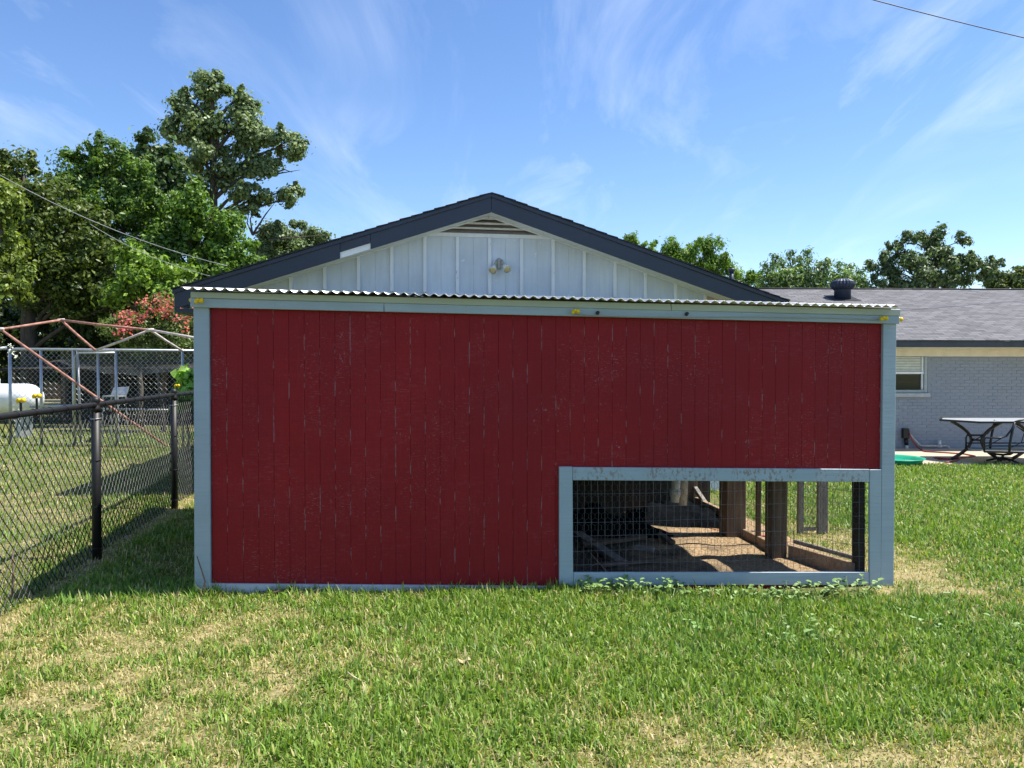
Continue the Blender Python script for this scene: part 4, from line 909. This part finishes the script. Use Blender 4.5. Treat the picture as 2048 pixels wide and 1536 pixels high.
# ------------------------------------------------------------------ trees and bushes
def leaves(cent, sig, n, size, c1, c2, aspect=.62, droop=0., upb=.35, flat=1., seed=0):
    """n leaf faces scattered round the clump centres"""
    r = np.random.default_rng(seed); k = r.integers(0, len(cent), n)
    d = r.normal(0, 1, (n, 3)); d *= .62
    s = sig[k][:, None] if sig.ndim == 1 else sig[k]
    p = cent[k] + d * s * 1.55 * np.array([1, 1, .8 * flat])
    out_ = d + r.normal(0, .55, (n, 3)); out_[:, 2] += upb; nr = out_ / np.linalg.norm(out_, axis=1, keepdims=True)
    t = r.normal(0, 1, (n, 3)); t[:, 2] -= droop; t -= nr * (t * nr).sum(1, keepdims=True); t /= np.linalg.norm(t, axis=1, keepdims=True)
    b = np.cross(nr, t); L = size * r.uniform(.4, 1.4, (n, 1)); W = L * aspect * .5
    V = np.stack([p - t * L * .5, p + b * W - t * L * .02 + nr * L * .10, p + t * L * .5, p - b * W - t * L * .02 + nr * L * .10], 1).reshape(-1, 3)
    i = np.arange(n)[:, None] * 4; T = np.concatenate([i + [0, 1, 2], i + [0, 2, 3]], 1).reshape(-1, 3)
    m_ = r.random((n, 1)); kc = r.random(len(cent))[k][:, None]
    c = 1.55 * (np.array(c1) * (1 - m_) + np.array(c2) * m_) * (.62 + .7 * kc) * r.uniform(.8, 1.2, (n, 1))
    return V, T, np.repeat(c, 4, 0)
def tree(name, label, Y, trunk_px, blobs, nleaf, size, c1, c2, group=None, mat='leaf', tr=.16, aspect=.62, droop=.3, seed=1, sub=10, base_py=None, spike=.45, gap=1.0, depthk=.8):
    """blobs: (px, py, rx px, ry px) crown masses at depth Y (+ optional dY)"""
    r = np.random.default_rng(seed); bx = at(trunk_px, 740, Y).x; bz = gz(bx, Y)
    t = thing(name, (bx, Y, bz), label, 'tree' if 'tree' in name or 'myrtle' in name else 'bush', group)
    cent, sig, w_ = [], [], []; wood_ = MB(); top = max(blobs, key=lambda b: -b[1]); tp = at(top[0], top[1], Y)
    # trunk, slightly crooked
    h = (tp.z - bz); pts = []; nseg = 8
    for i in range(nseg + 1):
        q = i / nseg; pts.append(Vector((bx + (tp.x - bx) * q ** 1.6 + r.normal(0, .02 * h * .15) * (0 < i), Y + r.normal(0, .03) * (0 < i), bz - .1 + (h + .1) * q)))
    wood_.tube(pts, [tr * (1.25 if i == 0 else 1) * (1 - .82 * (i / nseg)) for i in range(nseg + 1)], 8)
    areas = []
    for b in blobs:
        px, py, rx, ry = b[:4]; dY = b[4] if len(b) > 4 else 0.; Yb = Y + dY + r.normal(0, .12) * rx / F * Y * depthk
        c = np.array(at(px, py, Yb)); RX, RZ = rx / F * Yb, ry / F * Yb; RY = RX * depthk
        ns = max(7, int(sub * (RX * RZ) ** .5 * 3.2 * gap)); d = r.normal(0, 1, (ns, 3)); d /= np.linalg.norm(d, axis=1, keepdims=True); d *= r.random((ns, 1)) ** .36
        cc = c + d * np.array([RX, RY, RZ]) * .96; cent.append(cc)
        ex, es = [], []
        for s0 in cc[: int(ns * spike)]:
            o_ = (s0 - c) / np.array([RX, RY, RZ]); o_ = o_ + np.array([0, 0, .45]) + r.normal(0, .35, 3); o_ /= np.linalg.norm(o_); ln = r.uniform(.25, .75) * min(RX, RZ)
            for q in (.35, .6, .85, 1.05): ex.append(s0 + o_ * ln * q + r.normal(0, .03, 3) * ln); es.append(.10 * min(RX, RZ) * (1.25 - q) + .035)
        sg = r.uniform(.4, 1.3, ns) * (.20 * min(RX, RZ) + .05); sig.append(sg)
        areas += [RX * RZ / ns] * ns
        if ex: cent.append(np.array(ex)); sig.append(np.array(es)); areas += [RX * RZ / ns * .16] * len(ex)
        # limb from trunk to blob, twigs to some clumps
        qz = max(bz + .25 * h, c[2] - 1.1 * RZ - .25 * abs(c[0] - bx)); q = min(1, (qz - bz) / max(h, .1)); i = min(nseg - 1, int(q * nseg)); st = pts[i].lerp(pts[i + 1], q * nseg - i)
        cv = Vector(c); md = st.lerp(cv, .5) + Vector((0, 0, .12 * (cv - st).length * .6)); rr = tr * .42 * (RX * RZ) ** .25 / 1.2
        wood_.tube([st, st.lerp(md, .5) + Vector((r.normal(0, .04), r.normal(0, .04), 0)), md, md.lerp(cv, .6), cv], [rr, rr * .85, rr * .65, rr * .45, rr * .25], 6)
        for s_ in cc[: max(3, ns // 2)]:
            e = Vector(s_); m2 = cv.lerp(e, .5) + Vector((r.normal(0, .05), r.normal(0, .05), r.normal(0, .05))) * RX
            wood_.tube([md.lerp(cv, .7), m2, e], [rr * .3, rr * .2, .006], 4, False)
    cent = np.concatenate(cent); sig = np.concatenate(sig); areas = np.array(areas)
    # leaves in proportion to the room each clump has
    rep = np.repeat(np.arange(len(cent)), np.maximum(1, (areas / areas.sum() * nleaf / 12).astype(int)))
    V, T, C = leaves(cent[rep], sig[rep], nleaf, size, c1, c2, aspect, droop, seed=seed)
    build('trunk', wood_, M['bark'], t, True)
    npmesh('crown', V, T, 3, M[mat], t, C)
    return t
DK = (.030, .060, .012); MD = (.055, .105, .020); LT = (.10, .165, .028); YL = (.17, .20, .035)
tree('cottonwood_tree', 'tall open cottonwood tree rising above the others on the left', 33, 425,
     [(425, 165, 42, 28), (385, 205, 45, 36), (470, 200, 45, 40), (375, 262, 46, 42), (440, 265, 62, 48), (490, 245, 30, 40), (410, 320, 62, 40), (470, 330, 45, 40), (520, 285, 42, 26), (570, 290, 38, 32), (595, 308, 22, 18), (530, 335, 40, 30), (430, 372, 36, 36), (480, 385, 40, 24), (540, 385, 34, 16), (572, 398, 26, 22), (590, 380, 14, 12), (345, 245, 18, 28), (500, 410, 26, 18)],
     46000, .155, (.070, .105, .045), (.195, .240, .110), 'trees on the left', 'leaf_gloss', .34, .8, .5, 11, 5, gap=.72)
tree('broad_tree', 'dark narrow treetop just left of the cottonwood crown', 30, 310, [(292, 290, 30, 30), (320, 330, 40, 45), (285, 350, 45, 45), (350, 370, 40, 40), (300, 420, 55, 50)], 12000, .20, (.028, .055, .018), (.07, .11, .035), 'trees on the left', 'leaf', .2, .7, .3, 12, 5)
tree('broad_tree', 'dense mid green tree left of the crape myrtle with leaning shoots', 23, 215, [(145, 325, 22, 30), (215, 320, 45, 36), (165, 360, 55, 44), (250, 350, 50, 45), (200, 410, 75, 55), (285, 420, 55, 55), (120, 420, 60, 55), (240, 480, 75, 55), (160, 500, 70, 55), (330, 450, 45, 50)], 46000, .125, (.045, .090, .016), (.105, .165, .030), 'trees on the left', 'leaf', .22, .55, .2, 13, 6, spike=.8)
tree('broad_tree', 'upright bright green tree beside the left end of the gable roof', 22, 395, [(375, 420, 50, 40), (430, 430, 40, 40), (400, 480, 60, 50), (460, 480, 40, 45), (345, 490, 50, 50), (480, 520, 36, 30), (420, 540, 70, 40), (340, 560, 60, 40), (510, 540, 30, 22)], 40000, .12, (.055, .110, .016), (.125, .20, .032), 'trees on the left', 'leaf', .18, .6, .1, 14, 6, spike=.9)
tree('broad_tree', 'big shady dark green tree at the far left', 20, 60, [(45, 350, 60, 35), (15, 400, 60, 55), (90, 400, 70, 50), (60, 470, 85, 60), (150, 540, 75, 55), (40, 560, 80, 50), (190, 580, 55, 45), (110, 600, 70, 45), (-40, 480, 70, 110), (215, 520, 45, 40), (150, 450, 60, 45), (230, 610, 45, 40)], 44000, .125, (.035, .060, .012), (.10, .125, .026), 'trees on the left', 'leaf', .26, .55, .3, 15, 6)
tree('broad_tree', 'yellow green leafy tree cut by the left picture edge', 17, -60, [(10, 420, 32, 50), (5, 470, 42, 30), (-60, 430, 90, 100), (15, 550, 45, 36), (40, 580, 36, 28), (-50, 560, 70, 60)], 16000, .115, (.075, .110, .020), (.17, .205, .040), 'trees on the left', 'leaf', .2, .6, .3, 16, 6)
tree('broad_tree', 'round grey green tree above the left slope of the gable roof', 34, 590, [(560, 480, 45, 34), (600, 465, 45, 28), (635, 480, 32, 24), (590, 510, 70, 30), (530, 510, 30, 26), (650, 500, 26, 16)], 26000, .135, (.07, .105, .045), (.16, .20, .09), 'trees on the left', 'leaf_gloss', .2, .75, .3, 17, 6)
tree('shrub', 'light green shrub below the power cable left of the gable roof', 18.5, 280, [(265, 520, 30, 30), (290, 550, 45, 35), (250, 570, 40, 40), (320, 580, 45, 32), (360, 560, 35, 30)], 13000, .115, (.08, .14, .018), (.17, .25, .035), 'shrubs on the left', 'leaf', .08, .6, .2, 18, 7)
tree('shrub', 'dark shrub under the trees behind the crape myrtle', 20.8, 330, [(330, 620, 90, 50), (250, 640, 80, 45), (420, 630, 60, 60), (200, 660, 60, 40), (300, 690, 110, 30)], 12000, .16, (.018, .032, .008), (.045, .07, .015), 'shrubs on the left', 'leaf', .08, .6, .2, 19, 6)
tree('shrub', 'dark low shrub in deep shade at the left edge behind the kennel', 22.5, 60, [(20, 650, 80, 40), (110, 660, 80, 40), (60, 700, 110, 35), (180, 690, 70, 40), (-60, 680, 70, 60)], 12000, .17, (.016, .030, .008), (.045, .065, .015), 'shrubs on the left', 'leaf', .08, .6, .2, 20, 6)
tree('shrub', 'row-like dark hedge plant closing the view behind the dark shed shape', 24.5, 240, [(60, 740, 120, 40), (200, 740, 120, 40), (340, 740, 110, 45), (-60, 740, 90, 45), (450, 730, 60, 50)], 12000, .2, (.016, .030, .008), (.05, .07, .018), 'shrubs on the left', 'leaf', .08, .6, .2, 21, 5)
tree('leafy_vine_bush', 'bright green large-leaved bush against the coop left post', 11.5, 375, [(375, 755, 18, 16), (383, 775, 22, 22), (372, 800, 18, 14), (395, 760, 22, 22)], 900, .11, (.12, .24, .035), (.24, .38, .08), None, 'leaf', .03, .8, .3, 22, 6)
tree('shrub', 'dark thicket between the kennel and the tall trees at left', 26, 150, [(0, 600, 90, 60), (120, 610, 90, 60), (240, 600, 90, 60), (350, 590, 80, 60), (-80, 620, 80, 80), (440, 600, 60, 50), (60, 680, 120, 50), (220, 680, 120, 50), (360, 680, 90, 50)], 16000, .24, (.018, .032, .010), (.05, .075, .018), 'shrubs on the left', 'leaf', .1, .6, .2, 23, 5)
# right-hand trees
tree('feathery_tree', 'bright green feathery tree behind the right slope of the gable', 27, 1390, [(1262, 478, 12, 14), (1285, 492, 24, 14), (1330, 508, 36, 26), (1370, 520, 50, 34), (1415, 498, 24, 28), (1440, 510, 30, 26), (1470, 545, 36, 24), (1420, 550, 60, 34), (1505, 560, 22, 16), (1350, 560, 60, 40)], 26000, .13, (.07, .135, .018), (.16, .24, .04), 'trees behind the brick house', 'leaf', .15, .32, -.6, 31, 6, spike=1.3, gap=.8)
def shoots():
    Y = 25.5; bx = at(1620, 740, Y).x; bz = gz(bx, Y); t = thing('shrub', (bx, Y, bz), 'tall shrub with upright leafy shoots behind the roof turbine vent', 'bush', 'trees behind the brick house')
    r = np.random.default_rng(5); wd = MB(); cent, sig = [], []
    tips = [(1532, 530), (1548, 515), (1562, 522), (1582, 508), (1600, 518), (1616, 505), (1640, 530), (1655, 524), (1680, 530), (1700, 534), (1722, 545), (1575, 545), (1630, 550), (1670, 552), (1610, 545), (1540, 550), (1705, 555), (1560, 550), (1590, 540), (1648, 545), (1690, 548), (1728, 560), (1520, 560)]
    for px, py in tips:
        e = at(px, py, Y + r.normal(0, .3)); s_ = Vector((e.x + (bx - e.x) * .35, Y, at(1600, 640, Y).z)); b0 = Vector((bx, Y, bz)); 
        wd.tube([b0, s_, s_.lerp(e, .5) + Vector((.03, 0, .0)), e], [.05, .03, .018, .006], 5)
        for q in np.linspace(.15, 1, 9): cent.append(s_.lerp(e, q)); sig.append(.20 * (1.2 - q) + .05)
    build('stems', wd, M['bark'], t, True); V, T, C = leaves(np.array([tuple(c) for c in cent]), np.array(sig), 15000, .14, (.07, .12, .03), (.17, .23, .075), .36, -.8, seed=6); npmesh('crown', V, T, 3, M['leaf_gloss'], t, C)
shoots()
tree('dark_leaved_tree', 'dark leaved tree with arching twigs behind the brick house roof', 26, 1850, [(1822, 482, 18, 22), (1874, 470, 14, 18), (1790, 505, 28, 18), (1850, 505, 40, 34), (1900, 495, 34, 24), (1925, 480, 16, 12), (1765, 535, 30, 22), (1820, 545, 50, 36), (1880, 545, 50, 34), (1930, 535, 36, 22), (1965, 530, 26, 12), (1990, 526, 16, 8), (1950, 555, 36, 22), (1755, 565, 36, 24), (1840, 575, 70, 30)], 25000, .13, (.045, .075, .028), (.14, .18, .08), 'trees behind the brick house', 'leaf_gloss', .16, .45, .9, 33, 5, spike=.9, gap=.7)
tree('round_tree', 'rounded olive green tree at the right picture edge', 33, 2060, [(2010, 560, 36, 20), (2050, 552, 50, 24), (2030, 580, 70, 26), (2110, 555, 70, 40)], 14000, .17, (.06, .085, .025), (.13, .155, .05), 'trees behind the brick house', 'leaf', .16, .6, .3, 34, 6)
# crape myrtle with pink flowers
t = tree('crape_myrtle', 'crape myrtle covered in pink flower clusters beside the coop', 17.2, 325, [(330, 625, 36, 26), (280, 650, 40, 30), (370, 630, 34, 30), (240, 660, 30, 22), (320, 670, 50, 32), (375, 675, 36, 34), (270, 685, 40, 20), (300, 610, 24, 16)], 15000, .075, (.07, .105, .030), (.15, .19, .06), None, 'leaf', .06, .5, .2, 41, 7)
r = np.random.default_rng(8); cen = []
for _ in range(85):
    a = r.uniform(0, math.pi); q = r.uniform(.55, 1.05); px = 318 + 95 * q * math.cos(a); py = 668 - 72 * q * math.sin(a) * (1 if px > 270 else .8); cen.append(tuple(at(min(px, 400), py, 17.0 - r.random() * .9)))
V, T, C = leaves(np.array(cen), np.full(85, .07), 640, .055, (.36, .055, .08), (.50, .13, .14), .8, 0, seed=9); npmesh('flowers', V, T, 3, M['petal'], t, C)['kind'] = 'stuff'
# bare dead branches
rr = random.Random(4); root = at(505, 470, 33); ctree = [o for o in COL.objects if o.name == 'cottonwood_tree'][0]
for e in ((498, 425), (512, 410), (530, 430), (545, 445), (600, 340), (585, 345), (655, 470), (550, 405)):
    q = at(*e, 33 + rr.uniform(-.4, .4)); s_ = root if e[0] < 560 else at(540, 350 if e[1] < 400 else 480, 33); m_ = s_.lerp(q, .5) + Vector((rr.uniform(-.2, .2), 0, rr.uniform(-.1, .25)))
    build('dead_branch', MB().tube([s_, m_, q], [.05, .03, .008], 5), M['bark'], ctree)

# ------------------------------------------------------------------ overhead cables
def cable(a, b, sag, r_, mat, lab):
    pts = [a.lerp(b, q) - Vector((0, 0, 4 * sag * q * (1 - q))) for q in np.linspace(0, 1, 24)]; tag(build('overhead_cable', MB().tube(pts, r_, 6), M[mat], None, True), lab, 'cable')
cable(at(-260, 180, 15.5), at(455, 532, 15.0), .45, .0075, 'cable_pale', 'longer pale cable crossing the trees towards the gable roof')
cable(at(180, 448, 16.5), at(420, 552, 14.9), .12, .0055, 'cable_pale', 'shorter pale cable under the longer one by the gable roof')
cable(at(1560, -52, 16), at(2330, 136, 20), .10, .012, 'cable', 'dark power cable across the top right corner of the sky')

# ------------------------------------------------------------------ weeds, twigs and litter
def weed(px, py, n, sz, seed, lab, grp):
    r_ = random.Random(seed); p = gpt(px, py); t = MB(); base = Vector((p.x, p.y, gz(p.x, p.y)))
    for i in range(n):
        a = r_.uniform(0, 6.28); L_ = r_.uniform(.5, 1.2) * sz; h = r_.uniform(.3, 1.3) * sz
        e = base + Vector((math.cos(a) * L_, math.sin(a) * L_ * .8, h)); d = Vector((math.cos(a), math.sin(a), r_.uniform(-.4, .4))).normalized(); s_ = d.cross(Vector((0, 0, 1))).normalized(); l = sz * r_.uniform(.35, .6)
        t.tube([base, e], .0016, 3, False); up = s_.cross(d) * l * .15
        t.add([e, e + d * l * .3 + s_ * l * .42 + up, e + d * l * .8 + s_ * l * .36 + up, e + d * l, e + d * l * .8 - s_ * l * .36 + up, e + d * l * .3 - s_ * l * .42 + up], [(0, 1, 2, 3), (0, 3, 4, 5)])
    o = build('weed', t, M['weed'], None); tag(o, lab, 'weed', grp)
M['weed'] = simple('pale_weed_leaf', (.17, .28, .075), .5, .35, 25, .1)
M['weed_dark'] = simple('dark_weed_leaf', (.09, .17, .05), .5, .35, 25, .1)
rw = random.Random(12)
for i, (px, py) in enumerate([(1160, 1180), (1185, 1184), (1210, 1180), (1240, 1182), (1262, 1186), (1335, 1176), (1345, 1190), (1300, 1190), (1420, 1190), (1560, 1190), (1580, 1196), (1610, 1188), (1640, 1192), (1665, 1186), (1700, 1188), (1730, 1180), (1480, 1194), (1525, 1192)]):
    weed(px, py + 6, rw.randint(12, 20), rw.uniform(.06, .10), i, 'small pale broad leaved weed at the foot of the coop window', 'weeds along the coop window')
for i, (px, py, lab) in enumerate([(1605, 1262, 'pale curled broad leaved weed in mid lawn right of centre'), (1560, 1288, 'pale weed with drooping leaves below the coop window in the lawn'), (1400, 1262, 'small grey green weed in the lawn below the coop window'), (1855, 1262, 'broad leaved weed in the lawn right of the coop corner'), (1870, 1200, 'broad weed beside the dry patch right of the coop'), (2010, 1262, 'dark leaved weed near the right picture edge'), (1650, 1290, 'tiny pale weed furthest forward in the right lawn')]):
    weed(px, py, 9, .075, 40 + i, lab, 'weeds in the lawn')
def twig(pts, r_, mat, lab, lift=.015):
    P = [gpt(x, y) + Vector((0, 0, lift + h)) for x, y, h in pts]; tag(build('twig', MB().tube(P, [r_ * (1 - .6 * i / len(P)) for i in range(len(P))], 6), M[mat], None, True), lab, 'twig')
twig([(545, 1196, .02), (580, 1190, .03), (610, 1181, .06), (640, 1172, .09), (648, 1170, .10)], .007, 'twig', 'brown forked twig lying against the coop skirting board')
twig([(900, 1180, .03), (935, 1172, .05), (970, 1164, .07)], .008, 'straw', 'pale straw stem leaning on the coop skirting near the middle')
twig([(695, 1363, .03), (705, 1375, .04), (722, 1380, .03)], .005, 'straw', 'curled pale straw stem lying in the middle of the lawn')
twig([(625, 1192, .02), (655, 1188, .03), (680, 1182, .05)], .006, 'straw', 'pale dry stem right of the brown forked twig')
mb = MB(); p = gpt(406, 1197); q = COOP.P(*cu(394, 1112, -.05), -.05); mb.tube([p, p.lerp(q, .4) + Vector((.03, 0, 0)), q], [.006, .005, .003], 6); tag(build('dead_stem', mb, M['twig'], None, True), 'thin dead stem leaning on the coop left post', 'stem')
mb = MB(); p = gpt(24, 1205); mb.tube([p, p + Vector((.01, 0, .18)), p + Vector((.005, 0, .34))], [.007, .006, .004], 6); tag(build('dead_stem', mb, M['twig'], None, True), 'upright rusty stem by the fence at the left edge', 'stem')
mb = MB(); p = gpt(1236, 1172); P2 = [p, p + Vector((-.08, 0, .10)), p + Vector((-.20, .0, .24))]; mb.tube(P2, [.005, .004, .002], 5); mb.tube([P2[1].lerp(P2[2], .5), P2[1].lerp(P2[2], .5) + Vector((-.07, 0, -.03))], .0025, 5); tag(build('dead_stem', mb, M['twig'], None, True), 'forked dead stem in front of the coop wire', 'stem')
def dryleaf(px, py, sz, lab, seed):
    r_ = random.Random(seed); p = gpt(px, py) + Vector((0, 0, .035)); V = []; n = 9
    for j in range(n):
        for i in range(5): 
            q = j / (n - 1); wv = math.sin(math.pi * (q * .9 + .05)) * sz * .5 * (i - 2) / 2; V.append(p + Vector(((q - .5) * sz * 1.4, wv, .35 * abs(wv) + .012 * math.sin(q * 7 + seed) + r_.uniform(-.003, .003))))
    mb = MB(); mb.add(V, [(j * 5 + i, j * 5 + i + 1, (j + 1) * 5 + i + 1, (j + 1) * 5 + i) for j in range(n - 1) for i in range(4)]); tag(build('dry_leaf', mb, M['straw'], None, True), lab, 'leaf')
dryleaf(928, 1336, .05, 'crumpled tan dry leaf lying in the middle of the lawn', 2)
dryleaf(1900, 1240, .04, 'curled dry leaf in the lawn right of the coop', 5)
